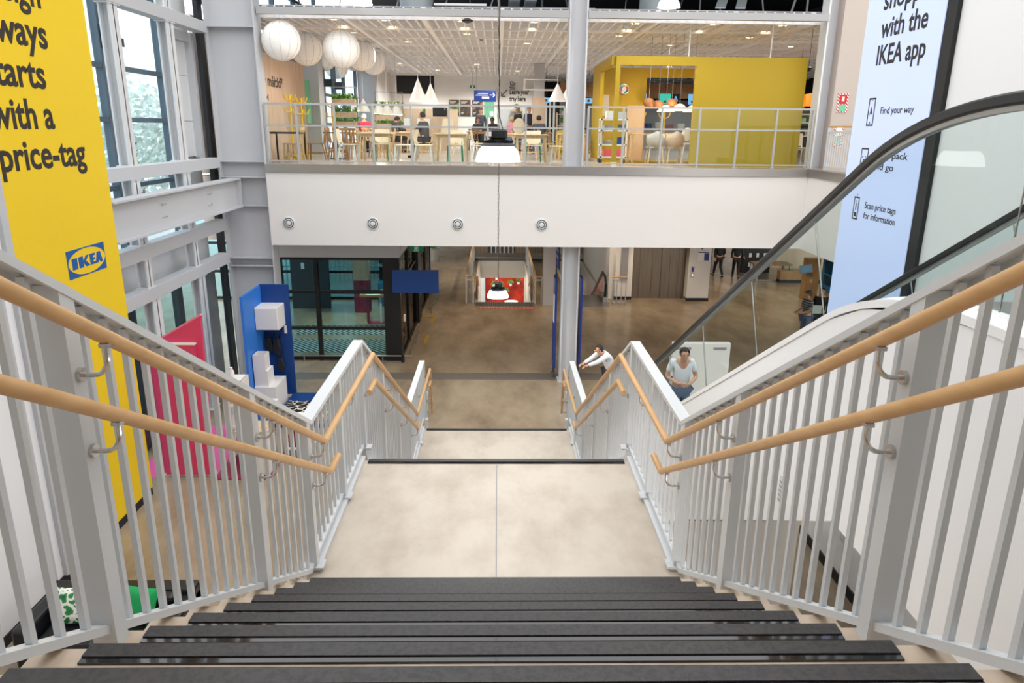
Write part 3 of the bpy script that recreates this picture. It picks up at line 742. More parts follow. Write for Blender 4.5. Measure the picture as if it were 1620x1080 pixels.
def frame2(y0, y1, z0, z1, w, x=5.073):
    m = MB(); m.box(x, 5.075, y0, y1, z0, z0 + w); m.box(x, 5.075, y0, y1, z1 - w, z1); m.box(x, 5.075, y0, y0 + w, z0, z1); m.box(x, 5.075, y1 - w, y1, z0, z1); return m
m = frame2(10.165, 10.345, 6.59, 6.955, 0.022); m.extrude([(5.073, 10.255, 6.85), (5.073, 10.215, 6.73), (5.073, 10.255, 6.76), (5.073, 10.295, 6.73)], (0.002, 0, 0)); m.box(5.073, 5.075, 10.245, 10.265, 6.62, 6.645); m.box(5.073, 5.075, 10.235, 10.275, 6.915, 6.925); m.build('phone_icon', 'text_dark', sc)
m = frame2(10.165, 10.365, 5.94, 6.30, 0.020)
for (a, c) in ((10.21, 6.06), (10.21, 6.18), (10.29, 6.06), (10.29, 6.18)): m.box(5.073, 5.075, a, a + 0.035, c, c + 0.008); m.box(5.073, 5.075, a if a < 10.25 else a + 0.027, a + 0.008 if a < 10.25 else a + 0.035, c - 0.02 if c < 6.1 else c - 0.02, c)
m.box(5.073, 5.075, 10.235, 10.29, 6.09, 6.15); m.box(5.073, 5.075, 10.255, 10.275, 5.965, 5.985); m.build('phone_icon', 'text_dark', sc)
m = frame2(10.225, 10.38, 5.32, 5.635, 0.02); m.box(5.073, 5.075, 10.295, 10.315, 5.45, 5.55); m.box(5.073, 5.075, 10.295, 10.315, 5.565, 5.585); m.box(5.073, 5.075, 10.27, 10.335, 5.36, 5.42); m.box(5.073, 5.075, 10.297, 10.307, 5.635, 5.68); m.build('tag_icon', 'text_dark', sc)

# ================================================================== columns in line with the deck
t = thing('steel_column', 'pale grey steel I-column standing in the middle of the hall', 'column', (1.88, 18.5, 0))
for z0, z1 in ((0, 3.68), (UP, 12.5)):
    box(1.66, 1.70, 18.32, 18.72, z0, z1).build('flange', 'steel_frame', t); box(2.06, 2.10, 18.32, 18.72, z0, z1).build('flange', 'steel_frame', t); box(1.70, 2.06, 18.50, 18.53, z0, z1).build('web', 'steel_frame', t)
box(1.66, 2.10, 18.32, 18.72, 3.68, UP).build('core', 'steel_frame', t)
box(1.62, 2.14, 18.30, 18.74, 0, 0.02).build('base_plate', 'steel_frame', t)
t = thing('steel_column', 'pale steel column with red fire labels at the right end of the deck', 'column', (8.25, 18.5, UP))
box(7.76, 7.80, 18.38, 18.78, UP, 12.5).build('flange', 'steel_white', t); box(7.80, 8.14, 18.70, 18.74, UP, 12.5).build('web', 'steel_frame', t); box(8.12, 8.70, 18.36, 18.80, UP, 12.5).build('casing', 'casing_beige', t)
box(8.70, 8.78, 18.40, 18.80, UP, 12.5).build('edge_trim', 'grey_dark', t)
fs = box(8.22, 8.48, 18.345, 18.36, 6.96, 7.40).build('fire_label', 'fire_stripes'); tag(fs, 'red and white striped fire alarm label, upper one on the right column', 'label')
ch = box(8.26, 8.44, 18.338, 18.345, 7.16, 7.37).build('red_panel', 'red', fs); box(8.32, 8.38, 18.334, 18.338, 7.22, 7.33).build('white_mark', 'paper', fs); box(8.27, 8.43, 18.338, 18.345, 6.99, 7.14).build('text_panel', 'green_mint', fs)
fx = box(8.24, 8.46, 18.345, 18.36, 6.15, 6.66).build('fire_label', 'fire_stripes'); tag(fx, 'red and white striped fire extinguisher label low on the right column', 'label')
box(8.28, 8.42, 18.338, 18.345, 6.42, 6.62).build('white_panel', 'paper', fx); box(8.28, 8.42, 18.338, 18.345, 6.2, 6.4).build('text_panel', 'green_mint', fx)
t = thing('steel_post', 'boxed beige column inside the restaurant behind the cone lamps', 'column', (1.65, 31, UP)); box(1.44, 1.86, 30.8, 31.2, UP, 9.0).build('shaft', 'steel_frame', t); box(1.40, 1.90, 30.76, 31.24, 6.6, 7.75).build('timber_casing', 'wood_panel', t)
t = thing('hall_column', 'beige steel column beside the floor opening in the lower hall', 'column', (1.97, 27.3, 0)); box(1.74, 2.20, 27.1, 27.14, 0, 3.69).add(box(1.74, 2.20, 27.5, 27.54, 0, 3.69)).build('flange', 'steel_frame', t); box(1.95, 1.99, 27.14, 27.5, 0, 3.69).build('web', 'steel_frame', t)

# ================================================================== glass railing of the deck
def glass_rail(label, xs, y=18.32, first=True, z0=UP, H=1.42):
    t = thing('glass_railing', label, 'railing', ((xs[0] + xs[-1]) / 2, y, z0))
    a, c = xs[0], xs[-1]
    box(a, c, y - 0.03, y + 0.03, z0 + H - 0.045, z0 + H).build('top_rail', 'rail_grey', t); box(a, c, y - 0.02, y + 0.02, z0 + 0.88, z0 + 0.92).build('mid_rail', 'rail_grey', t); box(a, c, y - 0.02, y + 0.02, z0 + 0.06, z0 + 0.09).build('bottom_rail', 'rail_grey', t)
    for x in xs: box(x - 0.022, x + 0.022, y - 0.04, y + 0.02, z0, z0 + H - 0.045).build('post', 'rail_grey', t); box(x - 0.06, x + 0.06, y - 0.06, y + 0.06, z0, z0 + 0.014).build('base_plate', 'rail_grey', t)
    for p, q in zip(xs, xs[1:]): box(p + 0.025, q - 0.025, y + 0.022, y + 0.032, z0 + 0.07, z0 + H - 0.05).build('glass_panel', 'glass_rail', t)
    return t
glass_rail('long glass railing with grey posts in front of the cafe tables', [-5.6, -4.845, -3.938, -3.02, -2.1, -1.185, -0.255, 0.672, 1.60])
glass_rail('glass railing with grey posts in front of the yellow room', [2.18, 3.04, 3.97, 4.89, 5.83, 6.77, 7.66])
# baluster railing along the gallery on the right
t = thing('gallery_railing', 'short baluster railing with oak handrail behind the advertising screen', 'railing', (7.95, 14.4, UP))
box(7.9, 7.95, 11, 17.95, UP + 0.86, UP + 0.90).build('top_rail', 'steel_grey', t); box(7.9, 7.95, 11, 17.95, UP + 0.07, UP + 0.10).build('bottom_rail', 'steel_grey', t)
MB().tube([(7.93, 11, UP + 1.0), (7.93, 17.95, UP + 1.0)], 0.025, 10).build('handrail', 'oak', t, True)
for k in range(6): y = 17.9 - k * 1.25; box(7.88, 7.95, y - 0.02, y + 0.02, UP, UP + 0.98).build('post', 'steel_grey', t)
for k in range(56):
    y = 17.85 - k * 0.12
    if abs((17.9 - y) / 1.25 - round((17.9 - y) / 1.25)) > 0.03: box(7.915, 7.935, y - 0.008, y + 0.008, UP + 0.1, UP + 0.86).build('baluster', 'steel_grey', t)

# ================================================================== high bay pendant lamps
def pendant(label, x, y, z_rim, cord_top, group=None):
    t = thing('pendant_lamp', label, 'lamp', (x, y, z_rim), 'industrial pendant lamps over the hall')
    c = (x, y, z_rim)
    MB().lathe([(0.245, 0), (0.237, 0.004), (0.228, 0.06), (0.205, 0.115), (0.175, 0.150), (0.150, 0.165)], c, 36, False).build('shade', 'emit_white', t, True)
    MB().lathe([(0.155, 0.155), (0.183, 0.160), (0.183, 0.178), (0.150, 0.192)], c, 32).build('rim', 'grey_dark', t, True)
    m = MB().lathe([(0.155, 0.185), (0.09, 0.215), (0.075, 0.235)], c, 24)
    for k in range(28):
        a = 2 * PI * k / 28; m.bar((x + 0.06 * math.cos(a), y + 0.06 * math.sin(a), z_rim + 0.215), (x + 0.155 * math.cos(a), y + 0.155 * math.sin(a), z_rim + 0.195), 0.004, 0.035, (-math.sin(a), math.cos(a), 0))
    m.build('heat_sink', 'black', t)
    MB().lathe([(0.075, 0.23), (0.10, 0.245), (0.10, 0.315), (0.085, 0.33), (0.03, 0.335)], c, 8).build('driver', 'black', t)
    box(x - 0.098, x - 0.07, y - 0.096, y - 0.05, z_rim + 0.26, z_rim + 0.305).build('driver_label', 'paper', t)
    MB().tube([(x, y, z_rim + 0.33), (x, y, z_rim + 0.36), (x + 0.012, y, z_rim + 0.38), (x, y, z_rim + 0.40)], 0.006, 6).build('hook', 'chrome', t)
    m = MB(); z = z_rim + 0.40; k = 0
    while z < cord_top:
        m.bar((x - 0.004, y + (0.006 if k % 2 else -0.006), z), (x - 0.004, y + (0.006 if k % 2 else -0.006), z + 0.05), 0.012 if k % 2 else 0.006, 0.006 if k % 2 else 0.012); z += 0.043; k += 1
    m.build('chain', 'chrome', t)
    pts = []; z = z_rim + 0.33; k = 0
    pts.append((x + 0.05, y, z))
    while z < cord_top: z += 0.12; k += 1; pts.append((x + 0.010 + 0.006 * math.sin(k * 2.1), y + 0.006 * math.cos(k * 1.7), z))
    MB().tube(pts, 0.006, 6).build('cable', 'cable', t)
    lamp_light('POINT', (x, y, z_rim + 0.09), 60, (1, 0.97, 0.92), 0.05)
    return t
pendant('large glowing pendant lamp hanging at eye level in front of the cafe', 0.0, 8.0, 6.17, 13.5)
pendant('lower glowing pendant lamp hanging in front of the floor opening', 0.01, 16.0, 2.86, 13.5)
pendant('glowing pendant lamp at the top edge above the paper lanterns', -2.98, 17.2, 9.06, 11)
pendant('glowing pendant lamp at the top edge above the yellow room', 3.72, 17.2, 9.08, 11)

# ================================================================== signs in the lower hall
t = thing('exit_sign', 'green running man exit sign hanging below the fascia', 'sign', (-2.25, 20.1, 3.2)); box(-2.45, -2.06, 20.08, 20.12, 3.19, 3.42).build('panel', 'exit_green', t)
m = MB(); m.ell((-2.24, 20.075, 3.36), (0.022, 0.005, 0.022), 8, 6); m.bar((-2.25, 20.075, 3.33), (-2.27, 20.075, 3.27), 0.035, 0.006); m.bar((-2.27, 20.075, 3.27), (-2.22, 20.075, 3.22), 0.02, 0.006); m.bar((-2.27, 20.075, 3.27), (-2.32, 20.075, 3.22), 0.02, 0.006); m.bar((-2.25, 20.075, 3.33), (-2.20, 20.075, 3.30), 0.016, 0.006); m.bar((-2.25, 20.075, 3.33), (-2.31, 20.075, 3.30), 0.016, 0.006); m.build('running_figure', 'paper', t)
box(-2.32, -2.18, 20.077, 20.08, 3.205, 3.405).build('doorway', 'green_mint', t); box(-2.27, -2.25, 20.09, 20.11, 3.42, 3.69).build('hanger', 'grey_mid', t)
t = thing('hanging_sign', 'plain deep blue rectangular sign hanging beside the glass entrance', 'sign', (-2.23, 19.4, 2.2)); box(-2.85, -1.60, 19.38, 19.42, 2.19, 2.81).build('board', 'blue_sign', t)
for x in (-2.6, -1.85): MB().tube([(x, 19.4, 2.81), (x, 19.4, 3.69)], 0.006, 6).build('hanger', 'grey_mid', t)
t = thing('totem_sign', 'tall narrow blue totem sign left of the middle column', 'sign', (1.55, 18.95, 0)); box(1.52, 1.58, 18.65, 19.25, 0.28, 2.75).build('panel', 'blue_deep', t); box(1.50, 1.52, 18.70, 18.95, 1.55, 2.3).build('white_symbol', 'paper', t)
for y in (18.75, 19.15): MB().lathe([(0.07, 0), (0.07, 0.015), (0.018, 0.02), (0.018, 0.28)], (1.55, y, 0), 10).build('foot', 'grey_dark', t)
t = thing('totem_sign', 'tall narrow blue totem sign right of the middle column', 'sign', (2.24, 18.95, 0)); box(2.20, 2.26, 18.7, 19.25, 0.35, 2.75).build('panel', 'blue_deep', t)
for y in (18.78, 19.15): MB().lathe([(0.07, 0), (0.07, 0.015), (0.018, 0.02), (0.018, 0.35)], (2.23, y, 0), 10).build('foot', 'grey_dark', t)
t = thing('hanging_banner', 'small angled blue banner hanging high beside the middle column', 'sign', (1.66, 20.5, 2.8)); box(1.70, 1.74, 20.0, 20.9, 2.75, 3.69).build('panel', 'blue_deep', t); MB().tube([(1.72, 20.9, 2.8), (1.68, 20.2, 2.5)], 0.012, 6).build('arm', 'black', t)
for z in (3.0, 3.2, 3.4): box(1.695, 1.70, 20.1, 20.8, z, z + 0.05).build('lettering', 'paper', t)
# ================================================================== people
def skin_mesh(name, pts, edges, rad, root, mat, parent, sub=2):
    me = bpy.data.meshes.new(name); me.from_pydata(pts, edges, []); ob = bpy.data.objects.new(name, me); COL.objects.link(ob)
    md = ob.modifiers.new('s', 'SKIN'); md.use_smooth_shade = True
    for i, v in enumerate(me.skin_vertices[0].data):
        v.radius = (rad[i], rad[i]) if not isinstance(rad[i], tuple) else rad[i]; v.use_root = (i == root)
    sb = ob.modifiers.new('u', 'SUBSURF'); sb.levels = sub; sb.render_levels = sub
    dg = bpy.context.evaluated_depsgraph_get(); out = bpy.data.meshes.new_from_object(ob.evaluated_get(dg))
    bpy.data.objects.remove(ob); bpy.data.meshes.remove(me)
    mb = MB(); mb.v = [tuple(v.co) for v in out.vertices]; mb.f = [tuple(p.vertices) for p in out.polygons]; mb.m = [0] * len(mb.f); bpy.data.meshes.remove(out)
    return mb
def person(label, loc, rz, pose='stand', skin='skin', hair='hair_dark', top='shirt_white', bottom='trousers', long_sleeves=True, hair_long=False, over=None, k=1.0, cap=None):
    """figure built facing local +y, feet at z 0"""
    J = dict(pelvis=(0, 0, .94), spine=(0, .005, 1.14), chest=(0, 0, 1.36), neck=(0, .005, 1.50), jaw=(0, .03, 1.57), head=(0, .02, 1.64), crown=(0, .012, 1.715),
             shL=(-.17, 0, 1.42), elL=(-.23, -.02, 1.14), wrL=(-.23, .08, .90), haL=(-.23, .11, .83), shR=(.17, 0, 1.42), elR=(.23, -.02, 1.14), wrR=(.23, .08, .90), haR=(.23, .11, .83),
             hiL=(-.09, 0, .88), knL=(-.10, .03, .49), anL=(-.10, -.02, .09), toL=(-.11, .13, .035), hiR=(.09, 0, .88), knR=(.10, .03, .49), anR=(.10, -.02, .09), toR=(.11, .13, .035))
    if pose == 'walk':
        J.update(knL=(-.09, .2, .50), anL=(-.09, .30, .10), toL=(-.10, .44, .06), knR=(.09, -.02, .48), anR=(.09, -.30, .14), toR=(.10, -.18, .04), wrL=(-.24, -.12, .92), haL=(-.24, -.15, .86), wrR=(.22, .2, .95), haR=(.22, .26, .91))
    if pose == 'sit':
        for n in ('pelvis', 'spine', 'chest', 'neck', 'jaw', 'head', 'crown', 'shL', 'shR'): x, y, z = J[n]; J[n] = (x, y + (z - .94) * .12, z - .42)
        J.update(hiL=(-.1, .05, .50), hiR=(.1, .05, .50), knL=(-.13, .44, .51), anL=(-.13, .40, .09), toL=(-.14, .54, .035), knR=(.13, .44, .51), anR=(.13, .40, .09), toR=(.14, .54, .035),
                 elL=(-.25, .16, .80), wrL=(-.14, .38, .80), haL=(-.10, .45, .80), elR=(.25, .16, .80), wrR=(.14, .38, .80), haR=(.10, .45, .80))
    if over: J.update(over)
    R = dict(pelvis=(.15, .115), spine=(.135, .10), chest=(.155, .11), neck=.055, jaw=.062, head=(.078, .092), crown=.062, sh=.062, el=.043, wr=.029, ha=.036, hi=.088, kn=.058, an=.040, to=.036)
    names = list(J); rad = lambda n, f=1.0, a=0.0: (lambda r: tuple(q * f + a for q in r) if isinstance(r, tuple) else r * f + a)(R[n] if n in R else R[n[:2]])
    E_ = [('pelvis', 'spine'), ('spine', 'chest'), ('chest', 'neck'), ('neck', 'jaw'), ('jaw', 'head'), ('head', 'crown')]
    for s in 'LR': E_ += [('chest', 'sh' + s), ('sh' + s, 'el' + s), ('el' + s, 'wr' + s), ('wr' + s, 'ha' + s), ('pelvis', 'hi' + s), ('hi' + s, 'kn' + s), ('kn' + s, 'an' + s), ('an' + s, 'to' + s)]
    body = skin_mesh('body', [J[n] for n in names], [(names.index(a), names.index(c)) for a, c in E_], [rad(n) for n in names], 0, skin, None)
    V = lambda n: Vector(J[n])
    # face: nose, ears, lips; hands: four fingers and a thumb
    hd = V('head'); up = (V('crown') - V('jaw')).normalized(); fw = Vector((0, 1, 0)); fw = (fw - up * fw.dot(up)).normalized() if abs(up.y) < .95 else Vector((0, 0, -1)); sd = fw.cross(up)
    if over and 'face' in over: fw = Vector(over['face']).normalized(); fw = (fw - up * fw.dot(up)).normalized(); sd = fw.cross(up)
    body.ell(tuple(hd + fw * .098 - up * .015), (.014, .02, .022), 8, 6); body.ell(tuple(hd + sd * .082), (.014, .02, .03), 8, 6); body.ell(tuple(hd - sd * .082), (.014, .02, .03), 8, 6); body.ell(tuple(hd + fw * .085 - up * .052), (.024, .012, .009), 8, 6)
    for s in 'LR':
        w, h_ = V('wr' + s), V('ha' + s); d = (h_ - w).normalized(); side = d.cross(Vector((0, 0, 1)));
        if side.length < .2: side = d.cross(Vector((0, 1, 0)))
        side.normalize(); nrm = side.cross(d); inn = 1 if s == 'L' else -1
        for q, (off, ln) in enumerate(((-.026, .068), (-.009, .080), (.009, .075), (.026, .058))):
            a = h_ + side * off + d * .015; m1 = a + d * ln * .55 - nrm * .004; e = m1 + d * ln * .40 - nrm * .022
            body.tube([a, m1, e], [.0095, .0088, .0066], 6)
        a = w + d * .03 + side * .025 * inn; body.tube([a, a + side * .025 * inn + d * .028, a + side * .030 * inn + d * .06], [.011, .010, .0075], 6)
    mt = Matrix.Translation(loc) @ Matrix.Rotation(rz, 4, 'Z') @ Matrix.Scale(k, 4)
    t = thing('person', label, 'person', loc)
    body.xf(mt).build('body', skin, t, True)
    def cloth(nm, ns, es, f, a, mat, root, extra=None):
        P = {n: J[n] for n in ns}; 
        if extra: P.update(extra)
        nn = list(P); skin_mesh(nm, [P[n] for n in nn], [(nn.index(x), nn.index(y)) for x, y in es], [rad(n, f, a) if n in J or n in R or n[:2] in R else .05 for n in nn], nn.index(root), mat, None).xf(mt).build(nm, mat, t, True)
    mid = lambda a, c, q: tuple(Vector(J[a]).lerp(Vector(J[c]), q))
    if long_sleeves: ex = None; ns = ['pelvis', 'spine', 'chest', 'shL', 'elL', 'wrL', 'shR', 'elR', 'wrR']; es = [('pelvis', 'spine'), ('spine', 'chest'), ('chest', 'shL'), ('shL', 'elL'), ('elL', 'wrL'), ('chest', 'shR'), ('shR', 'elR'), ('elR', 'wrR')]
    else: ex = dict(el_L=mid('shL', 'elL', .72), el_R=mid('shR', 'elR', .72)); ns = ['pelvis', 'spine', 'chest', 'shL', 'shR']; es = [('pelvis', 'spine'), ('spine', 'chest'), ('chest', 'shL'), ('shL', 'el_L'), ('chest', 'shR'), ('shR', 'el_R')]
    ns = ns + []; ex2 = dict(ex or {}); ex2['ne'] = mid('chest', 'neck', .6); R['ne'] = .075
    es = es + [('chest', 'ne')]
    cloth('shirt', ns, es, 1.10, .012, top, 'pelvis', ex2)
    cloth('trousers', ['pelvis', 'hiL', 'knL', 'anL', 'hiR', 'knR', 'anR'], [('pelvis', 'hiL'), ('hiL', 'knL'), ('knL', 'anL'), ('pelvis', 'hiR'), ('hiR', 'knR'), ('knR', 'anR')], 1.08, .012, bottom, 'pelvis')
    h = MB(); c = hd + up * .02 - fw * .018
    def cut(p): return p
    h.ell((0, 0, 0), (.095, .108, .105), 14, 10)
    rot = Matrix((sd, fw, up)).transposed().to_4x4(); rot.translation = c
    keep = MB(); keep.v = h.v
    for f_ in h.f:
        ctr = sum((Vector(h.v[i]) for i in f_), Vector()) / len(f_)
        if not (ctr.y > .045 and ctr.z < .048) and not (ctr.z < -.06): keep.f.append(f_); keep.m.append(0)
    if hair_long: keep.ell((0, -.045, -.11), (.085, .05, .12), 10, 8)
    keep.xf(rot).xf(mt).build('hair', hair, t, True)
    e = MB()
    for q in (-1, 1): e.ell(tuple(hd + fw * .086 + sd * .032 * q + up * .012), (.012, .008, .008), 8, 6)
    e.xf(mt).build('eyes', 'black', t)
    for s in 'LR':
        a, to = V('an' + s), V('to' + s); m = MB().tube([a + Vector((0, -.05, -.05)), a + Vector((0, 0, -.045)), to], [.042, .048, .038], 8); m.xf(mt).build('shoe', 'black_soft', t, True)
    if cap: MB().ell(tuple(hd + up * .055 - fw * .01), (.098, .112, .07), 14, 8).add(MB().ell(tuple(hd + up * .055 + fw * .12), (.07, .07, .01), 10, 6)).xf(mt).build('cap', cap, t, True)
    return t

# escalator rider in a white T-shirt, bent over
person('person in a white T-shirt with folded hands, riding the escalator', (3.33, 12.35, 1.10), PI, top='shirt_white', bottom='jeans', long_sleeves=False, hair='hair_dark', skin='skin',
       over=dict(neck=(0, .07, 1.49), jaw=(0, .12, 1.53), head=(0, .13, 1.60), crown=(0, .12, 1.68), elL=(-.27, .02, 1.14), wrL=(-.10, .24, 1.08), haL=(-.04, .28, 1.08), elR=(.27, .02, 1.14), wrR=(.10, .24, 1.08), haR=(.05, .28, 1.10)))
person('person in a pale shirt reaching an arm out behind the right balustrade', (2.75, 16.6, 0), PI * 0.62, top='shirt_white', bottom='trousers', hair='hair_dark',
       over=dict(spine=(0, .06, 1.12), chest=(0, .18, 1.31), neck=(0, .28, 1.40), jaw=(0, .35, 1.42), head=(0, .36, 1.48), crown=(0, .35, 1.56), shL=(-.17, .20, 1.37), shR=(.17, .20, 1.37), elL=(-.18, .46, 1.24), wrL=(-.14, .70, 1.17), haL=(-.13, .77, 1.15), elR=(.18, .44, 1.22), wrR=(.14, .66, 1.14), haR=(.13, .73, 1.12)))
person('person in black walking away, nearer the white lift wall', (10.2, 32.9, 0), 0.1, 'walk', top='black_soft', bottom='black_soft')
person('person in dark clothes walking away beyond the lift, further from the lift wall', (10.95, 32.7, 0), -0.2, 'walk', top='black_soft', bottom='black_soft', over=dict(wrR=(.3, .1, 1.0), haR=(.33, .12, .95)))
person('person in a striped T-shirt and cap holding papers beyond the escalator', (9.75, 22.0, 0), PI * 0.55, top='striped_shirt', bottom='jeans', long_sleeves=False, cap='grey_dark', hair='hair_dark',
       over=dict(elL=(-.24, .05, 1.14), wrL=(-.12, .28, 1.06), haL=(-.08, .34, 1.06), elR=(.24, .05, 1.14), wrR=(.12, .28, 1.06), haR=(.08, .34, 1.06)))
t = box(9.72, 10.0, 21.55, 21.57, 1.12, 1.38).build('leaflet', 'leaflet_paper'); tag(t, 'pale green papers held by the person in the striped T-shirt', 'paper')
person('person in dark clothes beside the person in the striped T-shirt', (10.35, 22.4, 0), PI * 0.8, top='black_soft', bottom='trousers', hair='hair_dark')

# ================================================================== glazed entrance lobby
struct(box(-6.6, -2.75, 20.10, 20.20, 3.02, 3.69).add(box(-2.85, -2.75, 20.20, 31, 3.02, 3.69)).build('wall_lobby', 'steel_frame'))
def glazed(n, label_mat, boxes, panes, glass):
    m = MB()
    for q in boxes: m.box(*q)
    o = struct(m.build(n, 'black'))
    for q in panes: box(*q).build('pane', glass, o)
    return o
xs = (-6.55, -5.10, -3.12); zs = (0.06, 0.96, 2.02, 2.98)
bx = [(x - 0.055, x + 0.055, 20.15, 20.29, 0, 3.02) for x in xs] + [(-6.55, -3.0, 20.16, 20.28, z - 0.045, z + 0.045) for z in zs] + [(-3.22, -2.75, 20.12, 20.32, 0, 3.02)]
glazed('window_3', '', bx, [(a, c, 20.21, 20.225, e, g) for a, c in zip(xs, xs[1:]) for e, g in zip(zs, zs[1:])], 'glass_teal')
ys = (20.3, 22.2, 24.4, 25.4, 27.6, 29.6)
bx = [(-2.86, -2.76, y - 0.05, y + 0.05, 0, 3.02) for y in ys] + [(-2.85, -2.77, 20.3, 29.6, z - 0.04, z + 0.04) for z in (0.05, 2.2, 2.98)] + [(-2.95, -2.70, 24.4, 25.3, 0, 3.02)]
glazed('window_4', '', bx, [(-2.82, -2.805, 20.35, 22.15, 0.1, 2.2), (-2.82, -2.805, 22.25, 24.35, 0.1, 2.2), (-2.82, -2.805, 25.45, 27.55, 0.1, 2.2), (-2.82, -2.805, 27.65, 29.55, 0.1, 2.2), (-2.82, -2.805, 20.35, 29.5, 2.25, 2.95)], 'glass_smoke')
# lobby back with outer windows, entrance mats
glazed('window_5', '', [(x - 0.05, x + 0.05, 27.9, 28.02, 0, 3.5) for x in (-11.8, -10.2, -8.4, -6.8, -5.2, -4.0, -2.9)] + [(-11.8, -2.9, 27.9, 28.0, z - 0.05, z + 0.05) for z in (0.05, 1.1, 2.2, 3.4)], [(-11.8, -2.9, 27.94, 27.95, 0.1, 3.4)], 'glass_teal_pale')
t = box(-6.6, -3.0, 20.9, 22.3, 0.0, 0.012).build('entrance_mat', 'mat_grooves'); tag(t, 'ribbed dark entrance mat just inside the glass lobby', 'mat')
t = box(-6.6, -3.0, 22.9, 24.0, 0.0, 0.012).build('entrance_mat', 'mat_grooves'); tag(t, 'ribbed dark entrance mat deeper inside the glass lobby', 'mat')
t = thing('floor_rail', 'low steel buffer rail along the foot of the lobby glass', 'rail', (-4.6, 20.0, 0)); MB().tube([(-6.5, 20.0, 0.19), (-2.45, 20.0, 0.19)], 0.022, 8).build('rail', 'steel_brushed', t)
for x in (-6.1, -5.55, -4.2, -3.3): MB().tube([(x, 20.0, 0), (x, 20.0, 0.19)], 0.016, 8).build('post', 'steel_brushed', t)
MB().tube([(-2.72, 20.0, 0), (-2.72, 20.0, 0.22)], 0.05, 10).build('bollard', 'black', t)
t = thing('floor_rail', 'low steel buffer rail beside the sliding entrance door', 'rail', (-2.5, 21.6, 0)); MB().tube([(-2.55, 20.5, 0.19), (-2.55, 23.2, 0.19)], 0.022, 8).build('rail', 'steel_brushed', t)
for y in (20.6, 21.9, 23.1): MB().tube([(-2.55, y, 0), (-2.55, y, 0.19)], 0.016, 8).build('post', 'steel_brushed', t)
t = thing('floor_rail', 'low steel buffer rail beyond the sliding entrance door', 'rail', (-2.5, 27, 0)); MB().tube([(-2.6, 29.0, 0.19), (-2.35, 28.9, 0.19), (-2.45, 25.6, 0.19)], 0.022, 8).build('rail', 'steel_brushed', t)
for y in (25.8, 27.3, 28.8): MB().tube([(-2.42, y, 0), (-2.42, y, 0.19)], 0.016, 8).build('post', 'steel_brushed', t)
for lbl, y0 in (('yellow and black hazard tape on the floor nearer the lobby corner', 21.9), ('yellow and black hazard tape on the floor beyond the dark door frame', 24.3)):
    t = thing('hazard_tape', lbl, 'floor tape', (-2.5, y0, 0)); box(-2.72, -2.25, y0 + 0.9, y0 + 1.0, 0, 0.006).build('strip', 'hazard', t); box(-2.32, -2.22, y0, y0 + 0.9, 0, 0.006).build('strip', 'hazard', t)
t = box(-2.74, -2.70, 20.6, 20.7, 1.05, 1.25).build('door_button', 'paper'); tag(t, 'small white door button on the dark lobby corner post', 'switch')
# things seen inside the lobby
t = thing('leaflet_stand', 'red topped leaflet stand with papers inside the glass lobby', 'stand', (-4.2, 24.4, 0)); box(-4.7, -3.7, 24.2, 24.6, 0.95, 1.02).build('top', 'wood_brown', t); box(-4.5, -4.42, 24.36, 24.44, 0.02, 0.95).build('post', 'burgundy', t); box(-4.05, -3.98, 24.36, 24.44, 0.02, 0.95).build('post', 'steel_white', t); box(-4.45, -3.7, 24.2, 24.6, 0, 0.02).build('base', 'burgundy', t)
m = MB(); m.hexa([(-4.5, 24.25, 1.02), (-4.0, 24.25, 1.02), (-4.0, 24.55, 1.02), (-4.5, 24.55, 1.02), (-4.45, 24.3, 1.10), (-3.95, 24.35, 1.14), (-3.95, 24.6, 1.14), (-4.45, 24.6, 1.08)]); t = m.build('paper_stack', 'paper'); tag(t, 'white papers lying on the leaflet stand in the lobby', 'paper')
t = thing('display_plinth', 'tall burgundy and white display plinth inside the glass lobby', 'plinth', (-4.9, 26, 0)); box(-5.2, -4.65, 25.8, 26.2, 0, 1.2).build('lower_block', 'burgundy', t); box(-5.2, -4.65, 25.8, 26.2, 1.2, 2.5).build('upper_block', 'wood_panel', t)
t = thing('lobby_door_panel', 'dark green door panel with small notices inside the glass lobby', 'door', (-6.9, 26.5, 0)); box(-7.6, -6.2, 26.4, 26.5, 0, 3.2).build('leaf', 'frame_dark', t); box(-7.35, -7.05, 26.38, 26.4, 2.4, 2.8).build('notice', 'blue_sign', t); box(-7.25, -7.05, 26.38, 26.4, 1.95, 2.25).build('notice', 'red', t); box(-7.2, -7.08, 26.38, 26.4, 1.5, 1.72).build('notice', 'paper', t)
t = thing('lobby_counter', 'dark teal shelving unit inside the glass lobby', 'shelf', (-3.9, 27, 0)); box(-4.5, -3.0, 26.8, 27.4, 0, 0.9).build('body', 'blue_wall', t); box(-4.5, -3.0, 27.3, 27.4, 0.9, 2.8).build('back_panel', 'frame_dark', t)
for z in (1.5, 2.1): box(-4.5, -3.0, 26.9, 27.3, z, z + 0.03).build('shelf_board', 'frame_blue', t)
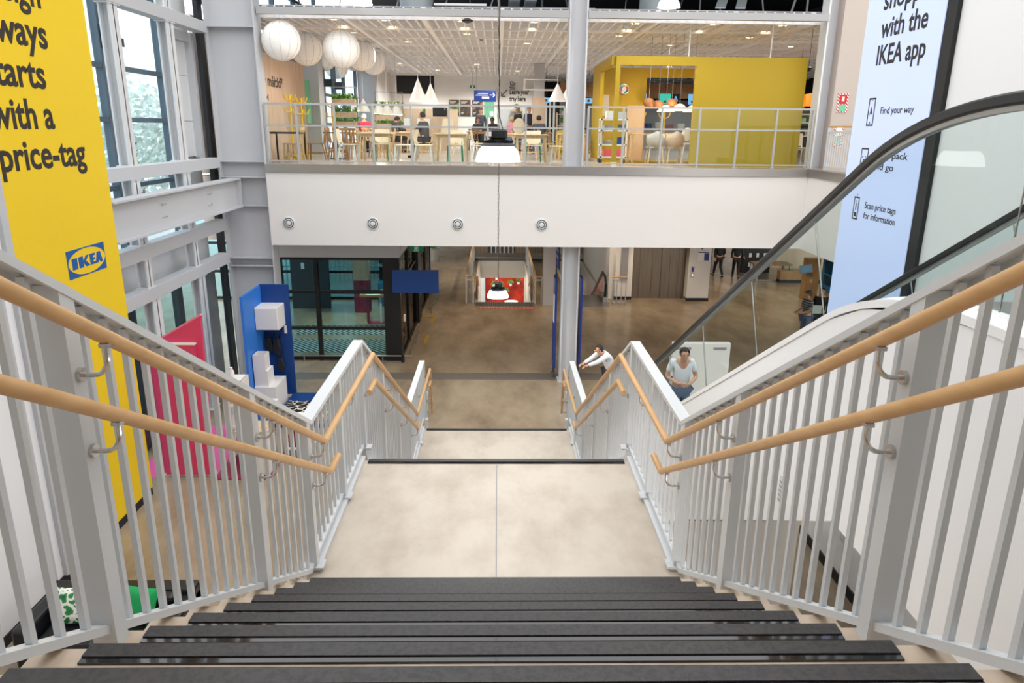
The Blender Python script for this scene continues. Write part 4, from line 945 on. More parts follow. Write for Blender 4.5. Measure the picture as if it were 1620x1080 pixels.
# plant and bench in the far hall
def leafy(name, label, x, y, z, r, h, mat='leaf', pot='steel_frame', pr=0.16, ph=0.35, n=70, cat='plant', group=None):
    t = thing(name, label, cat, (x, y, z), group); MB().lathe([(pr * 0.8, 0), (pr, ph), (pr * 0.9, ph)], (x, y, z), 14).build('pot', pot, t); m = MB()
    for k in range(n):
        a = random.uniform(0, 2 * PI); el = random.uniform(0.15, 1.3); L = random.uniform(0.6, 1.0); d = Vector((math.cos(a) * math.cos(el) * r, math.sin(a) * math.cos(el) * r, math.sin(el) * h)) * L
        p = Vector((x, y, z + ph)); w = Vector((-math.sin(a), math.cos(a), 0)) * r * 0.10; md = p + d * 0.6 + Vector((0, 0, h * 0.12)); e = p + d
        m.poly([p, md - w, e]); m.poly([p, e, md + w])
    m.build('leaves', mat, t); return t
leafy('potted_plant', 'tall potted plant in a pale pot at the far end of the dark hall', -3.3, 36.8, 0, 0.5, 1.3, pr=0.35, ph=0.6)
t = thing('planter_bench', 'low blue bench behind the far potted plant', 'bench', (-4.3, 38, 0)); box(-5.6, -3.0, 37.6, 38.4, 0.35, 0.5).build('seat', 'white_lacquer', t); box(-5.6, -3.0, 38.2, 38.4, 0.5, 1.4).build('backrest', 'blue_wall', t); box(-5.5, -3.1, 37.7, 38.2, 0, 0.35).build('base', 'black', t)
t = thing('bench', 'oak topped bench with steel legs beyond the escalator', 'bench', (12.4, 32.4, 0)); box(11.6, 13.3, 32.0, 32.9, 0.70, 0.76).build('top', 'ply', t)
for x in (11.65, 13.15): box(x, x + 0.1, 32.0, 32.1, 0, 0.7).build('leg', 'steel_brushed', t); box(x, x + 0.1, 32.8, 32.9, 0, 0.7).build('leg', 'steel_brushed', t)
box(11.65, 13.25, 32.03, 32.07, 0.02, 0.06).build('stretcher', 'steel_brushed', t)
t = thing('service_counter', 'low timber counter with dark base beyond the bench', 'counter', (13.5, 31, 0)); box(12.6, 15.5, 31.6, 32.0, 0.15, 0.55).build('front', 'ply', t); box(12.6, 15.5, 31.62, 32, 0, 0.15).build('plinth', 'black', t); box(12.6, 15.5, 31.8, 31.82, 0.55, 2.2).build('screen', 'glass', t)
t = thing('service_kiosk', 'tall plywood kiosk panel with a tilted screen beyond the escalator', 'kiosk', (12.55, 28.5, 0)); box(12.32, 12.86, 28.3, 28.7, 0, 1.66).build('panel', 'ply', t); box(12.5, 12.6, 28.28, 28.3, 0.7, 0.85).build('plate', 'wood_panel', t)
m = MB().box(-0.24, 0.24, -0.02, 0.02, -0.17, 0.17).xf(Matrix.Translation((12.25, 28.2, 1.28)) @ Matrix.Rotation(-0.25, 4, 'Y') @ Matrix.Rotation(-0.3, 4, 'Z')); m.build('screen_case', 'grey_mid', t)
m = MB().box(-0.21, 0.21, -0.026, -0.02, -0.14, 0.14).xf(Matrix.Translation((12.25, 28.2, 1.28)) @ Matrix.Rotation(-0.25, 4, 'Y') @ Matrix.Rotation(-0.3, 4, 'Z')); m.build('display', 'screen_kiosk', t)
t = thing('partition_board', 'deep blue partition with window panes behind the advertising screen', 'partition', (12.9, 26, 0)); box(12.9, 13.0, 23.0, 28.2, 0.45, 2.3).build('board', 'blue_wall', t); box(12.9, 13.0, 23.0, 28.2, 0.0, 0.45).build('timber_base', 'ply', t)
for (z0, z1) in ((0.75, 1.1), (1.2, 1.9)):
    for y in (25.9, 27.0): box(12.885, 12.9, y, y + 0.95, z0, z1).build('window_pane', 'glass_teal', t)
MB().extrude([(12.885, 24.9 + 0.16 * math.cos(2 * PI * k / 20), 1.62 + 0.13 * math.sin(2 * PI * k / 20)) for k in range(20)], (0.015, 0, 0)).build('oval_badge', 'paper', t); box(12.88, 12.886, 24.8, 25.0, 1.56, 1.68).build('badge_mark', 'brown_shade', t); box(12.885, 12.9, 23.9, 24.9, 2.0, 2.15).build('lettering', 'green_mint', t)
t = thing('magazine_rack', 'black slotted rack with white cards beyond the lift', 'rack', (12.2, 34, 0)); box(11.7, 13.0, 34.0, 34.4, 0, 2.4).build('body', 'black', t)
for x in (11.95, 12.3, 12.65):
    for z in (0.3, 0.75, 1.2): box(x, x + 0.12, 33.98, 34.0, z, z + 0.2).build('card', 'paper', t)
struct(box(13.1, 18, 35.4, 35.6, 0, 3.69).build('wall_hall_right', 'wood_panel')); struct(box(10.9, 11.4, 38, 38.4, 0, 3.69).build('wall_hall_pier', 'grey_mid'))
t = thing('white_board', 'white freestanding board with small grey labels behind the escalator', 'board', (5.0, 17, 0)); box(4.30, 5.72, 16.9, 17.05, 0.0, 1.52).build('panel', 'white_lacquer', t, bevel=0.01); box(4.35, 4.75, 16.89, 16.9, 1.36, 1.42).build('label_strip', 'grey_mid', t); box(5.3, 5.62, 16.89, 16.9, 1.36, 1.42).build('label_strip', 'grey_mid', t)

# balustrades around the floor opening
def open_rail(label, x, y0, y1, turn):
    t = thing('opening_railing', label, 'railing', (x, (y0 + y1) / 2, 0)); MB().tube([(x + turn, y0, 1.06), (x, y0, 1.06), (x, y1, 1.06)], 0.028, 8).build('handrail', 'oak', t)
    box(x - 0.02, x + 0.02, y0, y1, 0.90, 0.95).build('top_rail', 'steel_frame', t); box(x - 0.006, x + 0.006, y0 + 0.1, y1, 0.08, 0.9).build('glass_panel', 'glass_rail', t)
    n = 7
    for k in range(n): y = y0 + (y1 - y0) * k / (n - 1); box(x - 0.03, x + 0.03, y - 0.03, y + 0.03, 0, 1.04).build('post', 'steel_frame', t)
    box(x + turn - 0.03, x + turn + 0.03, y0 - 0.03, y0 + 0.03, 0, 1.04).build('post', 'steel_frame', t); box(min(x, x + turn), max(x, x + turn), y0 - 0.02, y0 + 0.02, 0.90, 0.95).build('end_rail', 'steel_frame', t)
open_rail('railing with oak handrail left of the floor opening', -1.2, 27.4, 36.8, 0.27); open_rail('railing with oak handrail between floor opening and beige column', 1.46, 27.4, 36.8, 0.25)
for x, s in ((-0.80, 'left'), (1.33, 'right')):
    t = thing('ramp_handrail', 'rounded handrail end at the %s side of the floor opening' % s, 'handrail', (x, 28, 0)); MB().tube([(x, 29.8, 0.2), (x, 28.2, 0.88), (x, 27.85, 0.92), (x, 27.65, 0.78), (x, 27.6, 0.5), (x, 27.7, 0.1)], 0.045, 8).build('handrail', 'wood_brown', t, True); box(x - 0.02, x + 0.02, 27.7, 29.4, 0, 0.4).build('panel', 'grey_dark', t)
t = thing('comb_plate', 'studded steel comb plate at the edge of the floor opening', 'floor plate', (0.27, 27.2, 0)); box(-0.86, 1.39, 26.95, 27.6, 0, 0.008).build('plate', 'steel_brushed', t); m = MB()
for k in range(30):
    for q in range(3): m.box(-0.82 + k * 0.073, -0.79 + k * 0.073, 27.0 + q * 0.2, 27.12 + q * 0.2, 0.008, 0.016)
o_ = m.build('studs', 'grey_dark', t); o_['kind'] = 'stuff'
t = thing('floor_strip', 'red warning strip with white marks in front of the floor opening', 'floor sign', (0.35, 26.6, 0)); box(-0.72, 1.43, 26.52, 26.72, 0, 0.006).build('strip', 'red', t); m = MB()
for k in range(14): m.box(-0.66 + k * 0.148, -0.57 + k * 0.148, 26.58, 26.66, 0.006, 0.008)
m.build('markings', 'paper', t)
# escalator going down, seen beside the lift
t = thing('down_escalator', 'far escalator going down with black handrail beside the lift wall', 'escalator', (3.6, 29, 0))
for x in (3.05, 4.22):
    MB().tube([(x, 27.85, 0.12), (x, 27.65, 0.35), (x, 27.62, 0.75), (x, 27.85, 0.98), (x, 28.6, 1.02), (x, 33.5, -1.6)], 0.05, 8).build('handrail', 'black_rubber', t, True)
    MB().extrude([(x - 0.006, 27.75, 0.2), (x - 0.006, 27.75, 0.8), (x - 0.006, 28.6, 0.98), (x - 0.006, 33.4, -1.6), (x - 0.006, 33.4, -2.5), (x - 0.006, 28.6, 0.1)], (0.012, 0, 0)).build('glass_panel', 'glass_rail', t)
    MB().extrude([(x - 0.09, 27.6, 0.0), (x - 0.09, 27.6, 0.22), (x - 0.09, 28.6, 0.22), (x - 0.09, 33.4, -2.4), (x - 0.09, 33.4, -2.7), (x - 0.09, 28.6, -0.05)], (0.18, 0, 0)).build('skirt', 'steel_brushed', t)
box(2.95, 4.30, 26.9, 27.6, 0, 0.01).add(box(2.95, 4.3, 27.6, 28.9, -0.1, 0.0)).build('landing_plate', 'steel_brushed', t)
t = thing('gate_railing', 'short steel railing with oak top beside the far escalator', 'railing', (4.75, 27.4, 0)); MB().tube([(4.42, 27.4, 1.06), (5.0, 27.4, 1.06)], 0.028, 8).build('handrail', 'oak', t)
for x in (4.45, 4.62, 4.8, 4.97): box(x - 0.015, x + 0.015, 27.38, 27.42, 0, 0.95).build('baluster', 'steel_frame', t)
box(4.43, 4.99, 27.38, 27.42, 0.92, 0.96).build('top_rail', 'steel_frame', t); box(4.43, 4.99, 27.38, 27.42, 0.05, 0.08).build('bottom_rail', 'steel_frame', t); box(4.68, 4.72, 27.38, 27.42, 0.95, 1.05).build('bracket', 'steel_frame', t)
# market storey below
for i, (x, y, z) in enumerate(((-0.2, 40.6, -2.2), (0.25, 40.6, -2.25), (0.75, 40.6, -2.1), (0.5, 40.6, -2.6), (1.2, 40.6, -2.0), (-0.05, 40.6, -1.75))):
    leafy('wall_plant', 'small green plant on the red display wall below, %s' % ['second from left in the middle row', 'middle of the middle row', 'beside the right end of the row', 'lowest and central', 'furthest right', 'highest and furthest left'][i], x, y, z, 0.28, 0.34, pr=0.09, ph=0.12, n=36, group='plants on the red display wall')
    box(x - 0.12, x + 0.12, y - 0.1, 42.0, z - 0.03, z).build('wall_shelf', 'red_dark'); q = [o for o in bpy.data.objects if o.name.startswith('wall_shelf')][-1]
for i, q in enumerate(sorted([o for o in bpy.data.objects if o.name.startswith('wall_shelf')], key=lambda o: o.name)): tag(q, 'small red shelf carrying a plant below the floor opening, %s' % ['second from left', 'third from left', 'fifth from left', 'lowest one', 'furthest right', 'topmost one'][i], 'shelf')
t = thing('market_table', 'white table at the foot of the red display wall below', 'table', (0.9, 38.5, -4.4)); box(-0.4, 1.0, 38.2, 38.9, -2.75, -2.66).build('top', 'white_lacquer', t)
for x in (-0.35, 0.95): box(x - 0.03, x + 0.03, 38.25, 38.85, -4.4, -2.75).build('leg', 'white_lacquer', t)
MB().lathe([(0.05, 0), (0.28, 0.03), (0.36, 0.16), (0.33, 0.16), (0.25, 0.05)], (0.75, 38.4, -2.66), 20).build('bowl', 'paper'); tag(bpy.data.objects['bowl'], 'white bowl on the market table below the floor opening', 'bowl'); bpy.data.objects['bowl'].name = 'serving_bowl'

# ================================================================== black sofa and cushions
sf_ = thing('sofa', 'black leather two seat sofa below the stairs against the white wall', 'sofa', (-4.95, 8.0, 0))
box(-5.85, -3.98, 7.55, 8.45, 0.06, 0.26).build('base', 'leather', sf_, bevel=0.02)
for x0 in (-5.66, -4.90): box(x0, x0 + 0.74, 7.52, 8.22, 0.26, 0.43).build('seat_cushion', 'leather', sf_, bevel=0.05)
box(-5.88, -3.95, 8.25, 8.48, 0.06, 0.70).build('backrest', 'leather', sf_, bevel=0.04)
for x0 in (-5.66, -4.90): box(x0, x0 + 0.74, 8.10, 8.28, 0.43, 0.68).build('back_cushion', 'leather', sf_, bevel=0.06)
for x0 in (-5.88, -4.15): box(x0, x0 + 0.20, 7.52, 8.46, 0.06, 0.62).build('armrest', 'leather', sf_, bevel=0.04)
for x in (-5.8, -4.05):
    for y in (7.6, 8.38): box(x - 0.03, x + 0.03, y - 0.03, y + 0.03, 0, 0.06).build('foot', 'chrome', sf_)
def cushion(label, mat, c, rx, rz, w=0.47):
    m = MB(); n = 12
    def pt(i, j, s):
        u, v = i / n * 2 - 1, j / n * 2 - 1; e = (1 - u ** 4) * (1 - v ** 4); pin = 1 - 0.06 * (1 - abs(u)) * 0 - 0.07 * (u * u * (1 - v * v) + v * v * (1 - u * u)) * 0.9
        return (u * w / 2 * (1 - 0.08 * (1 - v * v)), s * 0.075 * e ** 0.7, v * w / 2 * (1 - 0.08 * (1 - u * u)))
    for s in (1, -1):
        b0 = len(m.v)
        for i in range(n + 1):
            for j in range(n + 1): m.v.append(pt(i, j, s))
        for i in range(n):
            for j in range(n):
                a = b0 + i * (n + 1) + j; q = (a, a + 1, a + n + 2, a + n + 1); m.face(*(q if s > 0 else q[::-1]))
    m.xf(Matrix.Translation(c) @ Matrix.Rotation(rz, 4, 'Z') @ Matrix.Rotation(rx, 4, 'X'))
    return tag(m.build('cushion', mat, None, True), label, 'cushion')
cushion('white cushion with green leaf print on the black sofa', 'leaf_fabric', (-5.36, 7.97, 0.66), -0.45, 0.03)
cushion('plain bright green cushion on the black sofa', 'green_pillow', (-4.52, 7.97, 0.66), -0.42, -0.18)
t = thing('door_mat', 'small grey ribbed mat behind the sofa arm beside the stairs', 'mat', (-5.7, 7.0, 0)); box(-6.0, -5.2, 6.6, 7.3, 0, 0.012).build('pile', 'mat_grooves', t)

# ================================================================== pink display
pk = thing('pink_display', 'tall pink display panel with slanted top beside the windows', 'display panel', (-5.8, 12.9, 0))
MB().extrude([(-6.42, 12.86, 0.06), (-5.47, 12.86, 0.06), (-5.40, 12.86, 3.19), (-6.42, 12.86, 2.60)], (0, 0.08, 0)).build('panel', 'pink', pk)
MB().bar((-6.42, 12.90, 2.62), (-5.39, 12.90, 3.21), 0.09, 0.03, (0, 1, 0)).build('top_edge', 'pink_light', pk)
box(-6.42, -5.44, 12.84, 12.95, 0, 0.06).build('plinth', 'white_lacquer', pk)
box(-6.35, -5.53, 12.78, 12.86, 0.06, 2.66).build('front_board', 'pink', pk); box(-6.35, -5.52, 12.77, 12.86, 2.66, 2.69).build('ledge', 'white_lacquer', pk)
t = box(-7.0, -5.44, 12.96, 15.3, 0, 0.006).add(box(-7.0, -6.44, 12.75, 12.96, 0, .006)).build('pink_rug', 'magenta_floor'); tag(t, 'bright pink floor area around the pink display', 'floor covering')
t = box(-5.40, -4.35, 12.68, 13.9, 0.006, 0.02).build('platform', 'burgundy'); tag(t, 'dark red platform under the white drawer unit', 'platform')
dr = thing('drawer_unit', 'white drawer unit with oak top on the dark red platform', 'cabinet', (-4.65, 13.1, 0.02)); box(-4.95, -4.40, 12.85, 13.35, 0.02, 0.90).build('body', 'white_lacquer', dr, bevel=0.008); box(-4.98, -4.37, 12.82, 13.38, 0.90, 0.93).build('top', 'oak_pale', dr)
for z in (0.06, 0.34, 0.62): box(-4.93, -4.42, 12.835, 12.85, z, z + 0.25).build('drawer', 'white_plastic', dr)
sh_ = thing('display_shelf', 'white shelf unit with ornaments beside the pink panel', 'shelf', (-5.15, 13.7, 0))
for x in (-5.36, -4.98): box(x - 0.015, x + 0.015, 13.4, 13.8, 0, 1.75).build('side_panel', 'white_lacquer', sh_)
for z in (0.3, 0.75, 1.2, 1.72): box(-5.36, -4.98, 13.4, 13.8, z, z + 0.03).build('shelf_board', 'white_lacquer', sh_)
for i, (x, z, m_) in enumerate(((-5.25, 1.23, 'cream'), (-5.1, 1.23, 'burgundy'), (-5.25, 0.78, 'paper'), (-5.12, 0.78, 'hair_dark'), (-5.2, 0.33, 'pink_light'), (-5.2, 1.75, 'paper'))):
    o_ = MB().lathe([(0.03, 0), (0.055, 0.05), (0.05, 0.14), (0.025, 0.2), (0.03, 0.23)], (x, 13.55, z), 12).build('vase', m_, None, True)
    tag(o_, ['cream vase on the upper shelf beside the pink panel', 'dark red vase on the upper shelf beside the pink panel', 'white vase on the middle shelf beside the pink panel', 'black vase on the middle shelf beside the pink panel', 'pale pink vase on the lowest shelf beside the pink panel', 'white vase on top of the shelf beside the pink panel'][i], 'vase')
t = thing('clothes_rail', 'small white trolley frame standing by the drawer unit', 'trolley', (-4.0, 13.8, 0))
for x in (-4.25, -3.75):
    for y in (13.5, 14.0): box(x - 0.015, x + 0.015, y - 0.015, y + 0.015, 0, 0.85).build('leg', 'white_lacquer', t)
for z in (0.25, 0.82): box(-4.27, -3.73, 13.48, 14.02, z, z + 0.03).build('shelf_board', 'white_lacquer', t)
box(-4.2, -3.8, 13.55, 13.95, 0.28, 0.55).build('basket', 'burgundy', t)
t.name = 'serving_trolley'; WORLD['serving_trolley'] = WORLD['clothes_rail']
# ================================================================== blue display booth
bd = thing('blue_booth', 'deep blue display booth with hanging hooks in front of the grey column', 'display booth', (-5.4, 16.9, 0))
box(-5.72, -5.04, 17.18, 17.26, 0.06, 2.86).build('back_panel', 'blue_sign', bd); box(-5.72, -5.02, 17.16, 17.28, 0, 0.06).build('plinth', 'white_lacquer', bd)
box(-5.76, -5.70, 15.9, 17.26, 0.0, 2.84).build('side_panel', 'blue_light', bd)
box(-5.766, -5.76, 16.05, 17.0, 0.5, 2.3).build('poster', 'paper', bd); box(-5.77, -5.766, 16.2, 16.8, 1.1, 1.9).build('poster_print', 'blue_light', bd)
box(-5.36, -5.30, 17.14, 17.18, 1.55, 1.58).build('hook_bar', 'black', bd)
for x in (-5.62, -5.45, -5.28):
    for z in (1.62, 1.15): MB().tube([(x, 17.18, z), (x, 17.08, z), (x, 17.05, z + 0.08)], 0.012, 6).build('hook', 'black', bd)
box(-5.20, -5.14, 17.165, 17.18, 1.65, 1.85).build('price_card', 'paper', bd)
t = thing('wall_cabinet', 'white cube cabinet hung high in the blue booth', 'cabinet', (-5.4, 16.9, 1.85)); box(-5.70, -5.16, 16.62, 17.18, 1.88, 2.42).build('body', 'white_lacquer', t, bevel=0.008); box(-5.68, -5.18, 16.60, 16.62, 1.90, 2.40).build('door', 'white_plastic', t)
for i, (x, z, h) in enumerate(((-5.58, 1.22, 0.42), (-5.40, 1.12, 0.5), (-5.34, 0.72, 0.4))):
    t = thing('hanging_bag', ['black bag hanging left on the blue booth hooks', 'black jacket hanging in the middle of the blue booth', 'black tool bag hanging lowest in the blue booth'][i], 'bag', (x, 17.06, z)); MB().extrude([(x - .05, 17.02, z + h * .85), (x + .05, 17.02, z + h * .85), (x + .10, 17.02, z + h * .3), (x + .07, 17.02, z), (x - .04, 17.02, z + .05), (x - .09, 17.02, z + h * .25)], (0.02, .09, 0)).build('body', 'black_soft', t, False, .015); MB().tube([(x - 0.06, 17.05, z + h * 0.7), (x - 0.02, 17.05, z + h + 0.02), (x + 0.03, 17.05, z + h), (x + 0.06, 17.05, z + h * 0.7)], 0.01, 6).build('strap', 'black', t)
wb = thing('shoe_cabinet', 'stacked white storage boxes with open top in the blue booth', 'cabinet', (-5.5, 16.4, 0)); box(-5.68, -5.36, 16.15, 16.6, 0.62, 1.02).build('upper_box', 'white_lacquer', wb, bevel=0.006); m = MB(); m.box(-5.68, -5.40, 16.15, 16.5, 1.02, 1.04); m.box(-5.68, -5.66, 16.15, 16.5, 1.04, 1.4); m.box(-5.42, -5.40, 16.15, 16.5, 1.04, 1.4); m.box(-5.66, -5.42, 16.15, 16.17, 1.04, 1.4); m.box(-5.66, -5.42, 16.48, 16.5, 1.04, 1.4); m.build('open_box', 'white_lacquer', wb)
box(-5.68, -5.18, 16.1, 16.95, 0.0, 0.62).build('lower_box', 'white_lacquer', wb, bevel=0.008); box(-5.68, -5.18, 16.1, 16.95, 0.62, 0.635).build('lid', 'white_plastic', wb)
t = box(-5.1, -3.65, 15.2, 17.2, 0, 0.10).build('blue_platform', 'blue_sign'); tag(t, 'low blue platform on the floor beside the blue booth', 'platform')
t = thing('rug', 'black and cream scribble pattern rug on the blue platform', 'rug', (-4.5, 15.9, 0.1)); box(-5.05, -3.85, 15.3, 16.6, 0.10, 0.115).build('pile', 'rug_fabric', t)
t = thing('blue_table', 'low white table with a blue front near the pink display', 'table', (-5.15, 14.9, 0)); box(-5.72, -4.82, 14.6, 15.1, 0.70, 0.74).build('top', 'white_lacquer', t)
for x in (-5.67, -4.87):
    for y in (14.65, 15.05): box(x - 0.02, x + 0.02, y - 0.02, y + 0.02, 0, 0.7).build('leg', 'white_lacquer', t)
box(-5.64, -4.90, 14.64, 14.66, 0.30, 0.66).build('front', 'blue_light', t)
m = MB()
for k in range(5): m.hexa([(-5.62 + k * 0.12, 14.75, 0.74), (-5.52 + k * 0.12, 14.75, 0.74), (-5.52 + k * 0.12, 14.95, 0.74), (-5.62 + k * 0.12, 14.95, 0.74), (-5.64 + k * 0.12, 14.80, 0.74 + 0.05 + 0.02 * (k % 3)), (-5.52 + k * 0.12, 14.75, 0.78), (-5.52 + k * 0.12, 14.95, 0.80), (-5.62 + k * 0.12, 14.98, 0.79)])
t = m.build('brochure_pile', 'paper'); t['kind'] = 'stuff'; tag(t, 'loose white brochures heaped on the low white table', 'paper')
# ================================================================== restaurant shell
CZ = 9.03
struct(box(-8, 16, 44, 44.2, UP, 12.5).build('wall_restaurant_back', 'plenum'))
struct(box(-5.4, 1.75, 37.9, 38.2, UP, CZ + 0.05).build('wall_restaurant', 'wall_white'))
struct(box(-5.4, -2.0, 37.84, 37.9, UP, 7.4).build('wall_panelling', 'wood_panel'))
struct(box(-7.0, 16, 18.4, 44, 12.4, 12.6).build('ceiling_void', 'plenum'))
struct(box(15.8, 16, 10.9, 44, UP, 12.4).build('wall_restaurant_right', 'plenum'))
# slotted white ceiling: fins both ways hung below the dark void
m = MB(); x0, x1, y0, y1 = -5.55, 15.4, 18.90, 43.0
k = -3; x = x0 - 3 * 0.2345
while x <= x1 + 0.01:
    main = k % 8 == 0; w = 0.06 if main else 0.02; m.box(x - w, x + w, 18.82, y1, CZ - (0.05 if main else 0.0), CZ + 0.22); x += 0.2345; k += 1
k = 0; y = y0
while y <= y1 + 0.01:
    main = k % 5 == 0; w = 0.06 if main else 0.014; m.box(x0 if y < 18.8 else -6.26, x1, y - w, y + w, CZ - (0.04 if main else -0.01), CZ + 0.20); y += 0.38; k += 1
struct(m.build('ceiling', 'ceiling_fin'))
struct(box(-5.6, 1.655, 18.30, 18.44, CZ - 0.03, CZ + 0.13).add(box(2.105, 7.755, 18.30, 18.44, CZ - 0.03, CZ + 0.13)).add(box(8.80, 15.6, 18.30, 18.44, CZ - 0.03, CZ + 0.13)).build('trim_6', 'rail_grey'))
struct(box(-6.3, 15.6, 18.82, 43.2, CZ + 0.22, CZ + 0.24).build('ceiling_backing', 'ceiling_back'))
# dark void above the ceiling with ducts and struts
t = thing('ventilation_duct', 'fat round grey duct in the dark void above the ceiling', 'duct', (-2.1, 20, 9.6)); MB().lathe([(0.42, 0), (0.42, 0.9), (0.46, 0.9), (0.46, 0.98), (0.42, 0.98), (0.42, 2.4)], (-2.05, 19.8, 9.3), 24).build('shell', 'duct', t, True)
t = thing('ventilation_duct', 'grey duct in the dark void above the yellow room', 'duct', (4.3, 20.5, 9.4)); MB().lathe([(0.42, 0), (0.42, 1.2), (0.46, 1.2), (0.46, 1.3), (0.42, 1.3), (0.42, 2.4)], (4.05, 20.3, 9.3), 24).build('shell', 'duct', t, True)
t = thing('cable_tray', 'slotted grey cable trays in the dark void near the middle column', 'cable tray', (1.0, 21, 9.8))
for x in (0.25, 0.65): box(x, x + 0.28, 19.2, 20.4, 9.5, 9.55).build('tray', 'duct', t)
box(-0.3, 2.4, 19.6, 19.65, 9.36, 9.41).build('strut', 'duct', t)
t = thing('cable_tray', 'slotted pale cable trays in the dark void above the yellow room', 'cable tray', (6.0, 21, 9.8))
for x in (5.35, 5.85): m = MB().hexa([(x, 19.4, 9.4), (x + 0.25, 19.4, 9.4), (x + 0.6, 20.4, 9.8), (x + 0.35, 20.4, 9.8), (x, 19.4, 9.43), (x + 0.25, 19.4, 9.43), (x + 0.6, 20.4, 9.83), (x + 0.35, 20.4, 9.83)]); m.build('tray', 'duct', t)
t = thing('roof_bracing', 'thin steel bracing rods in the dark void above the ceiling', 'bracing', (-1, 21, 9.5)); R_ = random.Random(3)
for k in range(26):
    x = -5.2 + k * 0.72 + R_.uniform(-.2, .2); p = (x, 20.5 + R_.uniform(0, 2), 9.3); q = (x + R_.choice((0, 0, -0.9, 0.9)), 20.5 + R_.uniform(0, 2), 12.3); MB().tube([p, q], R_.choice((0.012, 0.02, 0.03)), 6).build('rod', R_.choice(('duct', 'grey_mid', 'grey_dark')), t)
box(-1.6, -0.3, 19.6, 19.7, 9.42, 9.47).build('strut', 'steel_white', t)
# downlights set in the ceiling
R_ = random.Random(11); spots = []
for iy, y in enumerate((19.5, 20.7, 22.0, 24.2, 26.5, 29.0, 32.0, 35.5)):
    for ix, x in enumerate((-4.2, -2.9, -1.0, 0.75, 3.3, 5.2, 7.0, 9.0, 11.2)):
        if (ix + iy) % 2 == 0 or iy < 2: spots.append((x + 0.11, y))
ORD = ('first', 'second', 'third', 'fourth', 'fifth', 'sixth', 'seventh', 'eighth', 'ninth')
rows_ = sorted({y for _, y in spots})
for (x, y) in spots:
    t = thing('downlight', 'small warm ceiling downlight, %s row from the hall, %s from the left' % (ORD[rows_.index(y)], ORD[sorted(q for q, r in spots if r == y).index(x)]), 'lamp', (x, y, CZ + 0.02), 'downlights in the slotted ceiling')
    box(x - 0.15, x + 0.15, y - 0.06, y + 0.06, CZ + 0.02, CZ + 0.10).build('housing', 'ceiling_fin', t); box(x - 0.09, x + 0.09, y - 0.035, y + 0.035, CZ + 0.012, CZ + 0.02).build('lens', 'emit_warm', t)
def small(name, label, cat, mb, mat, group=None, **kw): return tag(mb.build(name, mat, None, **kw), label, cat, group)
small('smoke_detector', 'flat white and black sensor under the ceiling left of the pendant cord', 'sensor', MB().lathe([(0.03, 0), (0.13, 0.03), (0.14, 0.06), (0.08, 0.1)], (-0.75, 18.9, CZ - 0.1), 16), 'black')
small('smoke_detector', 'small black sensor under the middle of the ceiling', 'sensor', MB().lathe([(0.03, 0), (0.10, 0.03), (0.06, 0.06)], (-0.5, 22.8, CZ - 0.06), 16), 'black')
small('security_camera', 'small dome camera under the ceiling right of the middle column', 'camera', MB().ell((3.15, 19.4, CZ - 0.05), 0.07, 12, 8), 'steel_white')
t = thing('ceiling_beam_hanger', 'pair of thin white rods hanging the yellow room front', 'rod', (5.3, 19.15, 8.3))
for x in (4.72, 6.76): MB().tube([(x, 19.17, 8.25), (x, 19.17, CZ + 0.1)], 0.018, 8).build('rod', 'steel_white', t)
# left side of the restaurant: panelled wall, column, windows
wp = thing('menu_wall', 'pale timber wall with dark lettering left of the cafe', 'wall panel', (-6.05, 21.9, UP)); box(-6.2, -6.0, 18.75, 23.9, UP, 8.32).build('panel', 'wood_panel', wp); box(-6.2, -5.98, 18.75, 23.9, 8.32, 8.40).build('top_trim', 'grey_mid', wp)
place_text(text_mesh('g måltid*', xheight=0.17, width=1.75, bold=0.02), (-6.0, 19.75, 7.52), (0, 1, 0), (0, 0, 1), 'lettering', 'text_dark', wp)
place_text(text_mesh('od]', xheight=0.08), (-6.0, 19.85, 7.18), (0, 1, 0), (0, 0, 1), 'lettering', 'text_dark', wp)
box(-6.2, -5.99, 23.9, 24.5, 6.6, 7.9).build('green_panel', 'green_mint', wp)
t = thing('boxed_column', 'grey boxed column between the timber wall and cafe windows', 'column', (-6.1, 25, UP)); box(-6.5, -5.75, 24.7, 25.4, UP, CZ + 0.2).build('shaft', 'steel_frame', t)
t = thing('boxed_column', 'wide blue grey boxed column beyond the cafe windows', 'column', (-5.7, 33.5, UP)); box(-6.06, -5.30, 33.2, 33.9, UP, CZ + 0.2).build('shaft', 'steel_frame', t)
struct(box(-6.2, -5.30, 33.9, 38, UP, CZ).build('wall_cafe_left', 'wall_white')); struct(box(-5.0, -3.15, 37.88, 37.9, 8.1, 8.95).build('wall_recess_shade', 'plenum'))  # dark sheet on the back wall paints the shade of a high opening
struct(box(-7.5, -7.3, 18.8, 25.4, UP, CZ).build('wall_cafe_panel_back', 'wall_white'))
window(6, (25.45, 27.0, 28.8, 30.6, 33.15), (UP + 0.1, 6.6, 7.6, 8.85), x=-6.15, wide=(27.0, 28.8))
window(7, (18.7, 20.5, 22.5, 24.5, 27, 30), (9.3, 10.6, 12.0), x=-7.0, wide=(20.5,))
struct(box(-6.25, -6.05, 25.4, 33.2, UP - 0.2, UP + 0.1).add(box(-6.25, -6.05, 25.4, 33.2, 8.8, 9.0)).build('trim_7', 'steel_white'))
for y in (27.0, 28.8): small('window_closer', 'dark opener box on the cafe window mullion, %s one' % ('nearer' if y < 28 else 'farther'), 'bracket', box(-6.08, -5.8, y - 0.15, y + 0.15, 7.85, 8.1), 'frame_dark')

